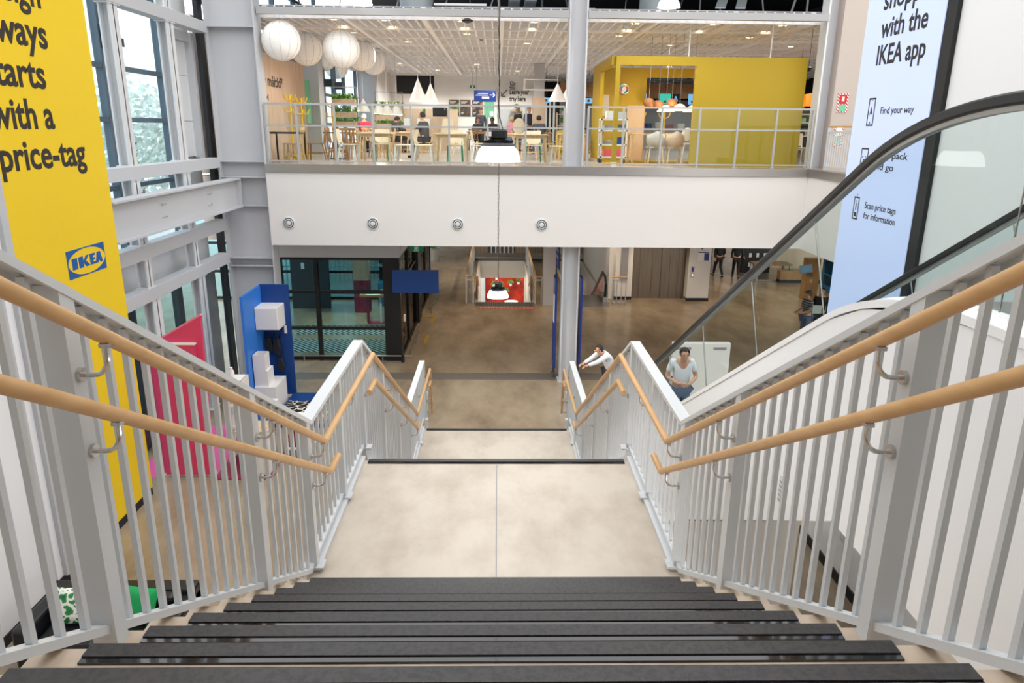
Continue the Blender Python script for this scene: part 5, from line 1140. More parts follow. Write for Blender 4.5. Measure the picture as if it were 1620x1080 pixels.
# ================================================================== lanterns, cone lamps
for i, (x, y, z) in enumerate(((-4.03 * 1.28, 18.62, 8.45), (-5.47, 22.25, 8.62), (-6.31 + .2, 27.2, 8.83), (-3.92, 19.5, 8.37), (-4.25, 24.1, 8.63), (-4.46, 27.7, 8.75), (-6.3, 30.2, 8.75))):
    r = 0.45
    labs = ['large round white paper lantern nearest the left column', 'second white paper lantern, half behind the one nearest the left column', 'third white paper lantern of the left row, partly hidden', 'large paper lantern in front of the right hand row', 'middle paper lantern of the right hand row', 'smallest paper lantern at the right end of the cluster', 'low far paper lantern peeking out beneath the cluster']
    t = thing('paper_lantern', labs[i], 'lamp', (x, y, z - r), 'paper lanterns under the ceiling edge')
    MB().ell((x, y, z), r, 32, 20).build('shade', 'lantern_paper_ribs', t, True)
    m = MB()
    for k in range(12):
        a = PI * 2 * k / 12 + 0.2; m.tube([(x + (r + 0.001) * math.sin(q) * math.cos(a), y + (r + 0.001) * math.sin(q) * math.sin(a), z + (r + 0.001) * math.cos(q)) for q in [PI * j / 14 for j in range(0, 15)]], 0.005, 4)
    m.build('ribs', 'grey_wall', t)
    MB().tube([(x, y, z + r), (x, y, max(CZ + 0.2, z + r + .02))], 0.006, 6).build('cord', 'steel_white', t)
def cone(label, x, y, zb, h, r, mat='cone_white', lit=True, group='white cone lamps over the cafe tables', cat='lamp'):
    t = thing('cone_lamp', label, cat, (x, y, zb), group)
    MB().lathe([(r, 0), (r * 0.04, h), (r * 0.03, h - 0.01), (r * 0.96, 0.0)], (x, y, zb), 28, False).build('shade', mat, t, True)
    MB().ell((x, y, zb + h * 0.25), 0.05, 10, 8).build('bulb', 'emit_warm', t); MB().tube([(x, y, zb + h), (x, y, CZ + 0.2)], 0.006, 6).build('cord', 'steel_white', t)
    if lit: lamp_light('POINT', (x, y, zb - 0.08), 10, (1, 0.88, 0.74), 0.08)
cone('large white cone lamp in front of the back wall, nearer and left of its twin', -2.09, 20.0, 7.17, 0.56, 0.235); cone('large white cone lamp just right of and behind its larger twin', -1.80, 20.4, 7.12, 0.52, 0.22)
cone('white cone lamp left of the middle column, fully visible', 1.55, 20.0, 7.21, 0.44, 0.235); cone('white cone lamp half hidden by the middle column', 1.93, 20.6, 7.24, 0.50, 0.25)
for i, (x, z) in enumerate(((-4.97, 7.06), (-4.60, 7.02), (-4.1, 6.95), (-3.83, 6.93), (-3.52, 6.92))):
    cone(['white cone lamp at the left end of the far row by the planters', 'second white cone lamp in the far row by the planters', 'middle white cone lamp in the far row, right of the planters', 'fourth white cone lamp in the far row, right of the planters', 'white cone lamp at the right end of the far row'][i], x, 26.0 + i * 0.1, z, 0.42, 0.235, lit=i % 2 == 0)

# ================================================================== cafe furniture
def make_table(w=0.85, d=0.8, h=0.745):
    t = thing('cafe_table', 'x', 'table'); box(-w / 2, w / 2, -d / 2, d / 2, h - 0.03, h).build('tabletop', 'oak_pale', t, bevel=0.006)
    for sx in (-1, 1):
        for sy in (-1, 1): MB().bar((sx * (w / 2 - 0.07), sy * (d / 2 - 0.07), h - 0.03), (sx * (w / 2 - 0.03), sy * (d / 2 - 0.04), 0), 0.042, 0.042, (1, 0, 0)).build('leg', 'oak_pale', t)
    m = MB(); m.box(-w / 2 + 0.08, w / 2 - 0.08, -d / 2 + 0.07, -d / 2 + 0.09, h - 0.1, h - 0.03); m.box(-w / 2 + 0.08, w / 2 - 0.08, d / 2 - 0.09, d / 2 - 0.07, h - 0.1, h - 0.03); m.build('apron', 'oak_pale', t)
    return t
def make_chair(mat, legmat, slats=False):
    t = thing('cafe_chair', 'x', 'chair')          # faces local +y
    box(-0.21, 0.21, -0.20, 0.22, 0.435, 0.46).build('seat', mat, t, bevel=0.008)
    if slats:
        for x in (-0.15, -0.05, 0.05, 0.15): MB().bar((x, -0.205, 0.46), (x, -0.255, 0.80), 0.045, 0.015).build('back_slat', mat, t)
        MB().bar((-0.21, -0.26, 0.82), (0.21, -0.26, 0.82), 0.02, 0.07, (0, 1, 0)).build('top_rail', mat, t)
    else:
        m = MB(); P = [(-0.19, -0.20, 0.50), (0.19, -0.20, 0.50), (0.20, -0.27, 0.82), (-0.20, -0.27, 0.82)]
        for i in range(5):
            a = (i / 4 * 2 - 1); c = 0.05 * (1 - a * a); m.v += [(a * 0.19, -0.20 - c, 0.49), (a * 0.20, -0.27 - c, 0.83), (a * 0.19, -0.215 - c, 0.49), (a * 0.20, -0.285 - c, 0.83)]
        for i in range(4):
            q = i * 4; m.face(q, q + 4, q + 5, q + 1); m.face(q + 2, q + 3, q + 7, q + 6); m.face(q + 1, q + 5, q + 7, q + 3); m.face(q, q + 2, q + 6, q + 4)
        m.face(0, 1, 3, 2); m.face(16, 18, 19, 17); m.build('backrest', mat, t)
        for x in (-0.17, 0.17): MB().bar((x, -0.18, 0.44), (x * 1.02, -0.215, 0.52), 0.03, 0.02).build('back_post', legmat, t)
    for sx in (-1, 1):
        MB().bar((sx * 0.18, 0.19, 0.44), (sx * 0.20, 0.23, 0), 0.03, 0.03).build('leg', legmat, t); MB().bar((sx * 0.18, -0.17, 0.44), (sx * 0.20, -0.25, 0), 0.03, 0.03).build('leg', legmat, t)
    if slats:
        for sx in (-1, 1): MB().bar((sx * 0.185, 0.2, 0.2), (sx * 0.185, -0.2, 0.2), 0.02, 0.025).build('stretcher', legmat, t)
    return t
TAB = make_table(); CHS = {'cream': make_chair('cream', 'white_plastic'), 'oak': make_chair('oak_pale', 'oak_pale', True), 'brown': make_chair('wood_brown', 'wood_brown', True), 'green': make_chair('cream', 'green_seat')}
used = set()
def place(proto, key, x, y, rz, label, group):
    o = proto
    if key in used: o = dup(proto, (x, y, UP), rz, label, group)
    else: used.add(key); o.location = (x, y, UP); o.rotation_euler = (0, 0, rz); tag(o, label, o['category'], group)
    return o
CN = {'cream': 'cream shell chair', 'oak': 'pale oak slatted chair', 'brown': 'brown wooden slatted chair', 'green': 'green legged cream chair'}
def setup(x, y, desc, chairs):
    """chairs: (side, kind, dx)"""
    place(TAB, 'table', x, y, 0, 'pale wooden cafe table ' + desc, 'cafe tables in the restaurant')
    for side, kind, off in chairs:
        pos = {'left': (x - 0.72, y + off, -PI / 2), 'right': (x + 0.72, y + off, PI / 2), 'near': (x + off, y - 0.70, 0), 'far': (x + off, y + 0.70, PI)}[side]
        word = {'left': 'left of', 'right': 'right of', 'near': 'in front of', 'far': 'beyond'}[side]; pre = ''
        if side in ('left', 'right') and [c[0] for c in chairs].count(side) > 1: pre = 'nearer ' if off < 0 else 'farther '
        place(CHS[kind], kind, pos[0], pos[1], pos[2] + random.uniform(-.06, .06), '%s%s %s the table %s' % (pre, CN[kind], word, desc), 'chairs at the cafe tables')
setup(-3.12, 19.45, 'behind the third glass panel', [('left', 'cream', -0.1), ('right', 'cream', -0.2), ('right', 'cream', 0.25), ('far', 'green', 0.0)])
setup(-1.2, 19.45, 'below the large twin cone lamps', [('left', 'cream', -0.15), ('left', 'cream', 0.25), ('right', 'cream', -0.1), ('far', 'green', 0.05)])
setup(0.85, 19.45, 'right of the large pendant lamp', [('left', 'cream', -0.1), ('right', 'cream', -0.2), ('right', 'cream', 0.25), ('far', 'green', 0.1)])
setup(-4.0, 22.2, 'furthest left in the second row', [('left', 'brown', 0.0), ('right', 'oak', 0.0), ('near', 'oak', -0.1)])
setup(-2.95, 22.9, 'where the suited person sits', [('right', 'oak', 0.0), ('left', 'oak', 0.1)])
setup(0.2, 22.4, 'behind the large pendant lamp', [('left', 'cream', 0), ('right', 'oak', 0)])
setup(2.2, 22.6, 'beside the yellow cart', [('left', 'oak', 0.0), ('right', 'oak', 0.1), ('near', 'oak', 0)])
setup(-4.6, 27.6, 'where the person in red sits', [('left', 'oak', 0), ('right', 'oak', 0), ('near', 'oak', 0)])
setup(-3.1, 27.4, 'beneath the far cone lamps', [('right', 'oak', 0), ('near', 'oak', 0.1)])
setup(-0.9, 31.8, 'in front of the posters', [('left', 'oak', 0), ('right', 'oak', 0), ('near', 'brown', -0.1)])
setup(1.5, 27.6, 'of the grey hooded person', [('left', 'cream', 0), ('right', 'oak', 0)])
setup(-2.6, 31.5, 'in front of the wall television', [('left', 'oak', 0), ('near', 'oak', 0)])
setup(1.9, 32.5, 'in front of the striped slats', [('left', 'oak', 0), ('near', 'oak', 0.1)])
place(CHS['brown'], 'brown', -4.87, 20.3, PI * .52, 'brown wooden slatted chair beside the black high table, seen edge-on', 'chairs at the cafe tables')
place(CHS['brown'], 'brown', -4.36, 20.9, PI * .08, 'brown wooden slatted chair with its back to the railing, left of its pair', 'chairs at the cafe tables'); place(CHS['brown'], 'brown', -4.08, 21.0, -PI * .05, 'brown wooden slatted chair with its back to the railing, right of its pair', 'chairs at the cafe tables')
bt = thing('black_table', 'black framed square table in the left corner of the deck', 'table', (-5.4, 19.3, UP)); box(-5.78, -5.0, 18.95, 19.7, UP + 0.70, UP + 0.745).build('top', 'black', bt)
for x in (-5.75, -5.03):
    for y in (18.98, 19.67): box(x - 0.02, x + 0.02, y - 0.02, y + 0.02, UP, UP + 0.7).build('leg', 'black', bt)
place(CHS['oak'], 'oak', -5.45, 18.85 + 1.25, PI, 'pale oak slatted chair tucked behind the black framed table', 'chairs at the cafe tables')
place(CHS['oak'], 'oak', -5.25, 19.35, PI / 2, 'pale oak slatted chair pushed under the black framed table', 'chairs at the cafe tables')
bt = thing('black_table', 'slim dark bistro table beside the brown wooden chairs', 'table', (-4.6, 21.7, UP)); box(-4.95, -4.25, 21.4, 22.0 - .35, UP + 0.70, UP + 0.735).build('top', 'grey_dark', bt); box(-4.62, -4.58, 21.5, 21.54, UP + .02, UP + 0.70).build('post', 'grey_dark', bt); box(-4.8, -4.4, 21.4, 21.64, UP, UP + 0.02).build('foot', 'grey_dark', bt)
# coat stands
def coat_stand(label, x, y, h=1.6):
    t = thing('coat_stand', label, 'coat stand', (x, y, UP), 'yellow coat stands'); MB().tube([(x, y, UP + 0.02), (x, y, UP + h)], 0.022, 8).build('pole', 'yellow_paint', t, True)
    for k in range(5):
        a = 2 * PI * k / 5 + 0.4; c, s = math.cos(a), math.sin(a)
        MB().tube([(x, y, UP + h - 0.15), (x + 0.12 * c, y + 0.12 * s, UP + h - 0.10), (x + 0.17 * c, y + 0.17 * s, UP + h + 0.02)], 0.014, 6).build('hook', 'yellow_paint', t, True)
        MB().tube([(x, y, UP + h - 0.42), (x + 0.15 * c, y + 0.15 * s, UP + h - 0.42), (x + 0.21 * c, y + 0.21 * s, UP + h - 0.30)], 0.014, 6).build('hook', 'yellow_paint', t, True)
        MB().tube([(x, y, UP + 0.12), (x + 0.2 * c, y + 0.2 * s, UP + 0.1), (x + 0.27 * c, y + 0.27 * s, UP + 0.012)], 0.016, 6).build('leg', 'yellow_paint', t, True)
coat_stand('tall yellow coat stand nearest the left end of the deck railing', -5.45, 20.3 - .25, 1.66); coat_stand('yellow coat stand in front of the timber wall, right of the nearest one', -5.55, 21.6, 1.64); coat_stand('yellow coat stand beside the hanging planters', -5.25, 24.1, 1.6)
# planter frames
def planter(label, x0, x1, y, zs):
    t = thing('planter_shelf', label, 'planter', ((x0 + x1) / 2, y, UP))
    for x in (x0, x1): box(x - 0.012, x + 0.012, y - 0.012, y + 0.012, UP, 7.75).build('post', 'grey_mid', t)
    box(x0, x1, y - 0.012, y + 0.012, 7.73, 7.755).build('top_bar', 'grey_mid', t)
    for z in zs:
        bx_ = box(x0 + 0.02, x1 - 0.02, y - 0.1, y + 0.1, z, z + 0.18).build('trough', 'wood_panel', t); m = MB(); R2 = random.Random(int(z * 100 + x0 * 10))
        for k in range(110):
            px = R2.uniform(x0 + .05, x1 - .05); a = R2.uniform(0, 2 * PI); d = Vector((math.cos(a) * .14, math.sin(a) * .14, R2.uniform(-.06, .22))); p = Vector((px, y, z + .17)); w = Vector((-math.sin(a), math.cos(a), 0)) * .018; md = p + d * .6 + Vector((0, 0, .06))
            m.poly([p, md - w, p + d]); m.poly([p, p + d, md + w])
        m.build('foliage', 'leaf', bx_)
planter('frame of hanging planters with green plants, leftmost of the two near the windows', -5.42, -4.62, 25.0, (7.2, 6.80, 6.5)); planter('frame of hanging planters with green plants, right of its larger neighbour', -4.5, -3.5, 28.0, (7.05, 6.75, 6.45))
leafy('potted_plant', 'green pot plant on the cafe counter below the posters', -2.95, 30.3, 6.93, 0.16, 0.25, pr=0.07, ph=0.12, n=40)
# back wall: posters, television, sign, lettering
def poster(label, x0, x1, z0, z1, mat, mark=None):
    t = thing('wall_poster', label, 'poster', ((x0 + x1) / 2, 37.9, z0)); box(x0, x1, 37.87, 37.9, z0, z1).build('print', mat, t)
    return t
for q, (lbl, x0, mat) in enumerate((('dark poster with green leaves, first from the left on the back wall', -2.45, 'poster_green'), ('dark brown poster, second from the left on the back wall', -1.89, 'poster_dark'), ('poster with hands, third from the left on the back wall', -1.29, 'poster_flesh'))):
    t = poster(lbl, x0, x0 + 0.52, 7.06, 7.85, mat)
    for z, w in ((7.74, 0.3), (7.68, 0.22), (7.22, 0.12), (7.17, 0.1)): box(x0 + 0.05, x0 + 0.05 + w, 37.865, 37.87, z, z + 0.025).build('caption', 'paper', t)
t = poster('mint green poster beside the pendant cord on the back wall', -0.70, -0.21, 7.06, 7.80, 'green_mint'); box(-0.42, -0.24, 37.865, 37.87, 7.1, 7.32).build('white_square', 'paper', t)
t = thing('wall_television', 'black framed microwave sized screen on the back wall', 'screen', (-2.3, 30, 6.9)); box(-2.58, -2.02, 30.0, 30.3, 6.93, 7.27).build('case', 'black', t); box(-2.5, -2.15, 29.99, 30.0, 6.97, 7.2).build('glass', 'screen_dark', t); box(-2.12, -2.08, 29.99, 30, 7.2, 7.22).build('status_light', 'paper', t)
t = thing('condiment_counter', 'timber faced counter carrying the black screen', 'counter', (-2.9, 30.2, UP)); box(-5.0, -2.0, 30.0, 30.6, UP, 6.93).build('front', 'wood_panel', t); box(-4.4, -3.4, 29.99, 30.0, 6.5, 6.85).build('notice', 'paper', t); box(-3.2, -2.7, 29.99, 30.0, 6.45, 6.85).build('notice', 'paper', t)
t = thing('hanging_sign', 'dark blue sign with a white arrow hanging above the tables', 'sign', (-0.5, 30, 7.5)); box(-0.95, -0.08, 29.98, 30.02, 7.51, 7.925).build('board', 'blue_deep', t)
for z, x0_, x1_ in ((7.80, -0.80, -0.41), (7.735, -0.88, -0.40)):
    q, x_ = random.Random(int(z * 100)), x0_
    while x_ < x1_:
        w_ = q.uniform(.03, .07); box(x_, min(x_ + w_, x1_), 29.975, 29.98, z, z + .03).build('lettering', 'paper', t); x_ += w_ + .015
m = MB(); m.bar((-0.33, 29.975, 7.76), (-0.14, 29.975, 7.76), 0.01, 0.028, (0, 1, 0)); m.bar((-0.215, 29.975, 7.84), (-0.13, 29.975, 7.76), 0.01, 0.028, (0, 1, 0)); m.bar((-0.215, 29.975, 7.68), (-0.13, 29.975, 7.76), 0.01, 0.028, (0, 1, 0)); m.build('arrow', 'paper', t)
for x in (-0.64, -0.54, -0.44): box(x, x + 0.085, 29.97, 29.98, 7.615, 7.70).build('pictogram', 'paper', t)
for x in (-0.85, -0.18): MB().tube([(x, 30, 7.92), (x, 30, CZ + 0.2)], 0.006, 6).build('hanger', 'grey_mid', t)
t = thing('exit_sign', 'small green exit sign under the ceiling of the restaurant', 'sign', (-1.2, 36, 8.3)); box(-1.34, -1.07, 35.98, 36.02, 8.31, 8.44).build('panel', 'exit_green', t); box(-1.25, -1.16, 35.97, 35.98, 8.33, 8.42).build('running_figure', 'paper', t); box(-1.21, -1.2, 35.99, 36.01, 8.44, CZ + .1).build('hanger', 'grey_mid', t)
wl = thing('wall_lettering', 'black tray return icon, arrow and words on the white back wall', 'sign', (0.6, 37.9, 8.0))
place_text(text_mesh('Leave your\ntray here', xheight=0.155, bold=0.03, width=0.98, line=0.95), (0.56, 37.9, 8.14), (1, 0, 0), (0, 0, 1), 'lettering', 'text_dark', wl)
m = MB(); m.bar((0.45, 37.89, 8.36), (0.17, 37.89, 8.05), 0.02, 0.04, (0, 1, 0)); m.bar((0.16, 37.89, 8.04), (0.16, 37.89, 8.25), 0.02, 0.04, (0, 1, 0)); m.bar((0.15, 37.89, 8.04), (0.37, 37.89, 8.04), 0.02, 0.04, (0, 1, 0)); m.build('arrow', 'text_dark', wl)
m = MB(); m.bar((0.55, 37.89, 8.47), (0.8, 37.89, 8.47), 0.02, 0.03, (0, 1, 0)); m.bar((0.57, 37.89, 8.46), (0.66, 37.89, 8.38), 0.02, 0.03, (0, 1, 0)); m.bar((0.66, 37.89, 8.38), (0.84, 37.89, 8.40), 0.02, 0.03, (0, 1, 0))
for a, c in (((0.6, 8.56), (0.6, 8.72)), ((0.6, 8.72), (0.72, 8.72)), ((0.72, 8.72), (0.72, 8.58)), ((0.6, 8.57), (0.82, 8.57)), ((0.82, 8.57), (0.84, 8.66)), ((0.72, 8.66), (0.84, 8.66))): m.bar((a[0], 37.89, a[1]), (c[0], 37.89, c[1]), 0.02, 0.03, (0, 1, 0))
m.build('tray_icon', 'text_dark', wl)
t = thing('grey_door', 'pale grey service door in the back wall behind the group', 'door', (0.5, 37.85, UP)); box(0.0, 1.05, 37.84, 37.9, UP, 7.45).build('leaf', 'steel_frame', t); box(0.9, 0.94, 37.8, 37.84, 6.5, 6.8).build('handle', 'chrome', t)
t = thing('hanging_light_frame', 'white rectangular light frame hanging before the beige column', 'rack', (1.3, 24, 7.6))  # frame of a hanging light, modelled without glow
m = MB().tube([(0.80, 24, 7.98), (1.86, 24, 7.98), (1.86, 24, 7.68), (0.80, 24, 7.68), (0.80, 24, 7.99)], 0.02, 6); m.build('frame', 'white_plastic', t); MB().tube([(0.82, 24, 7.65), (0.82, 24, 8.0)], 0.03, 8).build('end_tube', 'white_plastic', t)
for x in (0.9, 1.8): MB().tube([(x, 24, 7.98), (x, 24, CZ + 0.2)], 0.004, 5).build('wire', 'steel_white', t)
t = thing('slat_screen', 'black and white vertical slat screen at the back of the cafe', 'screen', (2.3, 36, UP)); box(1.78, 2.8, 36.05, 36.1, UP, 7.8).build('backing', 'black', t)
for k in range(5): box(1.84 + k * 0.19, 1.93 + k * 0.19, 35.95, 36.05, UP, 7.8).build('slat', 'steel_white', t)
for lbl, x, y, z, r in (('row of trailing greenery above the grey service door', 0.9, 37.5, 7.35, 0.3), ('green plant on the shelf behind the middle column, upper one', 2.7, 31, 7.1, 0.25), ('green plant on the shelf behind the middle column, lower one', 2.65, 31, 6.65, 0.25)):
    leafy('shelf_plant', lbl, x, y, z, r, 0.3, pr=0.1, ph=0.1, n=60)
    if x < 1: box(x - .3, x + .3, 37.3, 37.9, z - .03, z).build('wall_bracket', 'wood_panel', [o for o in COL.objects if o.name.startswith('shelf_plant') and o.type == 'EMPTY'][-1])
t = thing('plant_rack', 'open timber rack with plants behind the middle column', 'rack', (2.75, 31, UP))
for x in (2.4, 3.1): box(x - 0.02, x + 0.02, 30.8, 31.2, UP, 7.15).build('side_panel', 'wood_panel', t)
for z in (6.2, 6.62, 7.07): box(2.4, 3.1, 30.8, 31.2, z, z + 0.03).build('shelf_board', 'wood_panel', t)
t = thing('tray_cart', 'bright yellow upright tray cart left of the middle column', 'cart', (2.0, 24, UP)); m = MB(); m.extrude([(1.86, 23.8, UP + 0.08), (2.16, 23.8, UP + 0.08), (2.18, 23.8, UP + 0.7), (2.13, 23.8, UP + 0.84), (1.92, 23.8, UP + 0.84), (1.87, 23.8, UP + 0.7)], (0, 0.4, 0)); m.build('body', 'yellow_paint', t)
for k in range(4): box(1.9, 2.14, 23.785, 23.8, UP + 0.16 + k * 0.15, UP + 0.25 + k * 0.15).build('panel', 'yellow_room', t)
for x in (1.9, 2.12): MB().tube([(x - .02, 23.85, UP + 0.04), (x + .02, 23.85, UP + 0.04)], 0.04, 10).build('wheel', 'black', t)
# stacked high chairs
for k in range(3):
    t = thing('high_chair', ['cream high chair at the front of the stack below the posters', 'cream high chair in the middle of the stack below the posters', 'cream high chair at the back of the stack below the posters'][k], 'chair', (-1.75 - k * .02, 25.5 + k * 0.18, UP), 'stacked high chairs')
    x, y, z = -1.72, 25.5 + k * 0.22, UP + k * 0.10
    MB().extrude([(x - 0.2, y, z + 0.62), (x + 0.2, y, z + 0.62), (x + 0.17, y + 0.06, z + 0.98), (x - 0.17, y + 0.06, z + 0.98)], (0, 0.03, 0)).build('backrest', 'cream', t); box(x - 0.2, x + 0.2, y - 0.28, y, z + 0.58, z + 0.62).build('seat', 'cream', t)
    for sx in (-1, 1):
        for sy in (-0.26, 0): MB().bar((x + sx * 0.17, y + sy, z + 0.58), (x + sx * 0.24, y + sy * 1.3, UP if k == 0 else z), 0.03, 0.03).build('leg', 'cream', t)
    box(x - 0.2, x + 0.2, y - 0.28, y - 0.26, z + 0.72, z + 0.75).build('bar', 'cream', t)
# guests
SZ = UP
person('seated person in a dark grey suit seen from behind', (-2.2, 22.85, SZ), 1.15, 'sit', top='suit', bottom='trousers')
person('white haired seated person in a red top by the windows', (-4.72, 26.85, SZ), PI * 0.1, 'sit', top='shirt_red', bottom='trousers', hair='hair_white')
person('seated person in dark clothes bending over a table under the far lamps', (-3.75, 27.5, SZ), -PI / 2 * .6, 'sit', top='suit', bottom='trousers', over=dict(head=(0, .12, 1.14), crown=(0, .16, 1.2), jaw=(0, .10, 1.08)))
person('seated person with long dark hair in a dark blue top below the posters', (-0.85, 32.4, SZ), PI, 'sit', top='navy', bottom='trousers', hair_long=True, skin='skin')
person('standing person in a dark top in front of the poster with hands', (-0.8, 35.2, SZ), PI * .95, 'stand', top='hoodie', bottom='trousers')
person('seated person with dark skin just left of the pendant lamp', (-0.22, 32.3, SZ), PI * .9, 'sit', top='black_soft', bottom='trousers', skin='skin_dark')
person('standing fair haired person in a black top at the grey door', (0.85, 32.6, SZ), PI * .7, 'stand', top='black_soft', bottom='trousers', hair='hair_blond')
person('standing person in navy beside the fair haired person', (1.28, 31.6, SZ), PI * 1.2, 'stand', top='navy', bottom='trousers', hair='hair_blond')
person('seated person in pale pink right above the pendant lamp', (0.48, 30.6, SZ), -PI * .3, 'sit', top='pink_light', bottom='jeans', hair='hair_blond')
person('seated person in a grey hooded top seen from behind', (1.45, 26.7, SZ), 0.1, 'sit', top='hoodie', bottom='jeans', hair='hair_dark')
t = thing('booster_chair', 'cream oval backed chair standing before the group', 'chair', (0.75, 27.2, UP)); MB().ell((0.75, 27.2, UP + 0.95), (0.22, 0.03, 0.3), 16, 12).build('backrest', 'cream', t, True); box(0.55, 0.95, 27.0 - .2, 27.2, UP + .58, UP + .62).build('seat', 'cream', t)
for x in (0.57, 0.93):
    for y in (26.85, 27.2): box(x - .015, x + .015, y - .015, y + .015, UP, UP + .58).build('leg', 'cream', t)
# ================================================================== yellow room
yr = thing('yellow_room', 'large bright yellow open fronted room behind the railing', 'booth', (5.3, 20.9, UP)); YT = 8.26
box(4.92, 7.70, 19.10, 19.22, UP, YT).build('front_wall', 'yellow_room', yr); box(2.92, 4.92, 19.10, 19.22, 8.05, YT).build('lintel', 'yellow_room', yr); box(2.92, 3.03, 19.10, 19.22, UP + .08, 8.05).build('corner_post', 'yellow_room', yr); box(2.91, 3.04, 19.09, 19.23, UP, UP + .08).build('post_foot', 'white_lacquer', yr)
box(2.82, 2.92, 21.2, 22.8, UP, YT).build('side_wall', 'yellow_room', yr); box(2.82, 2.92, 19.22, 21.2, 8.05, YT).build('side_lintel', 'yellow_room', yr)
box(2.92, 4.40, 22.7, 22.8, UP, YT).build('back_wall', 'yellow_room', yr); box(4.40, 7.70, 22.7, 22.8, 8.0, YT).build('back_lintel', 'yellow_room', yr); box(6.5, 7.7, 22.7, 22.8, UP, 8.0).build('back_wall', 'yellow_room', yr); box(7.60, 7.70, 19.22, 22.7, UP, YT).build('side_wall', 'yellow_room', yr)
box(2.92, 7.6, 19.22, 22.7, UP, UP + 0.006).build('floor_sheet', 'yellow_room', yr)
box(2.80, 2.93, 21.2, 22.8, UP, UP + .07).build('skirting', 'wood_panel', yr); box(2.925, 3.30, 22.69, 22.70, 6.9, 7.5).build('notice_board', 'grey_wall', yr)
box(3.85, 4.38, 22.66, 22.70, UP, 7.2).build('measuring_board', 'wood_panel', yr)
ck = thing('wall_clock', 'round colourful clock on the yellow wall', 'clock', (3.73, 22.65, 7.51)); mt = Matrix.Translation((3.73, 22.69, 7.66)) @ Matrix.Rotation(PI / 2, 4, 'X'); MB().lathe([(0.15, 0), (0.15, 0.03), (0.13, 0.035)], n=24).xf(mt).build('rim', 'steel_brushed', ck)
for k, c_ in enumerate(('red', 'yellow_paint', 'green_mint', 'blue_light', 'coral', 'paper', 'green_seat', 'logo_blue')):
    a0, a1 = 2 * PI * k / 8, 2 * PI * (k + 1) / 8; MB().extrude([(3.73 + r_ * math.cos(a), 22.652, 7.66 + r_ * math.sin(a)) for r_, a in ((.07, a0), (.12, a0), (.125, (a0 + a1) / 2), (.12, a1), (.07, a1))], (0, 0.006, 0)).build('segment', c_, ck)
MB().lathe([(0.065, 0.03), (0.065, 0.038)], n=20).xf(mt).build('face', 'paper', ck); MB().bar((3.73, 22.648, 7.66), (3.73, 22.648, 7.71), 0.006, 0.012, (0, 1, 0)).build('hand', 'red', ck)
# shelf trolley
tr = thing('shelf_trolley', 'white four tier wheeled shelf at the yellow room corner', 'trolley', (3.03, 19.85, UP))
for x in (2.70, 3.36):
    for y in (19.7 - .02, 20.1): box(x - 0.02, x + 0.02, y - 0.02, y + 0.02, UP + 0.14, 6.78).build('post', 'white_lacquer', tr)
for z in (UP + .16, 6.10, 6.46, 6.74): box(2.68, 3.38, 19.66, 20.12, z, z + 0.04).build('shelf', 'white_lacquer', tr)
for x in (2.72, 3.34):
    for y in (19.7, 20.08): MB().tube([(x - 0.015, y, UP + 0.06), (x + 0.015, y, UP + 0.06)], 0.06, 12).build('wheel', 'grey_dark', tr); MB().tube([(x, y, UP + .06), (x, y, UP + .14)], 0.014, 6).build('fork', 'steel_brushed', tr)
for i, (nm, lb, mat, q) in enumerate((('storage_box', 'white box on the top shelf of the wheeled shelf', 'white_plastic', (2.82, 3.1, 19.7, 20.0, 6.78, 6.97)), ('storage_box', 'pale grey box on the top shelf, right of the white box', 'steel_frame', (3.12, 3.34, 19.7, 20.0, 6.78, 6.95)), ('cutlery_tray', 'grey cutlery tray on the second shelf of the wheeled shelf', 'grey_mid', (2.78, 3.02, 19.7, 20.05, 6.50, 6.62)), ('cutlery_tray', 'black cutlery tray on the second shelf beside the grey one', 'grey_dark', (3.05, 3.32, 19.7, 20.05, 6.50, 6.64)), ('blue_crate', 'blue crate on the third shelf of the wheeled shelf', 'blue_sign', (3.04, 3.32, 19.7, 20.05, 6.14, 6.32)), ('glass_tray', 'grey tray of small jars on the third shelf', 'steel_brushed', (2.76, 3.0, 19.7, 20.05, 6.14, 6.24)), ('orange_cloth', 'orange folded cloths on the bottom shelf', 'emit_amber', (2.8, 3.3, 19.72, 20.05, UP + .20, UP + .36)))):
    m = MB().box(*q); tag(m.build(nm, mat if nm != 'orange_cloth' else 'coral', None, bevel=0.012), lb, 'box' if 'box' in nm or 'crate' in nm else ('cloth' if 'cloth' in nm else 'tray'))
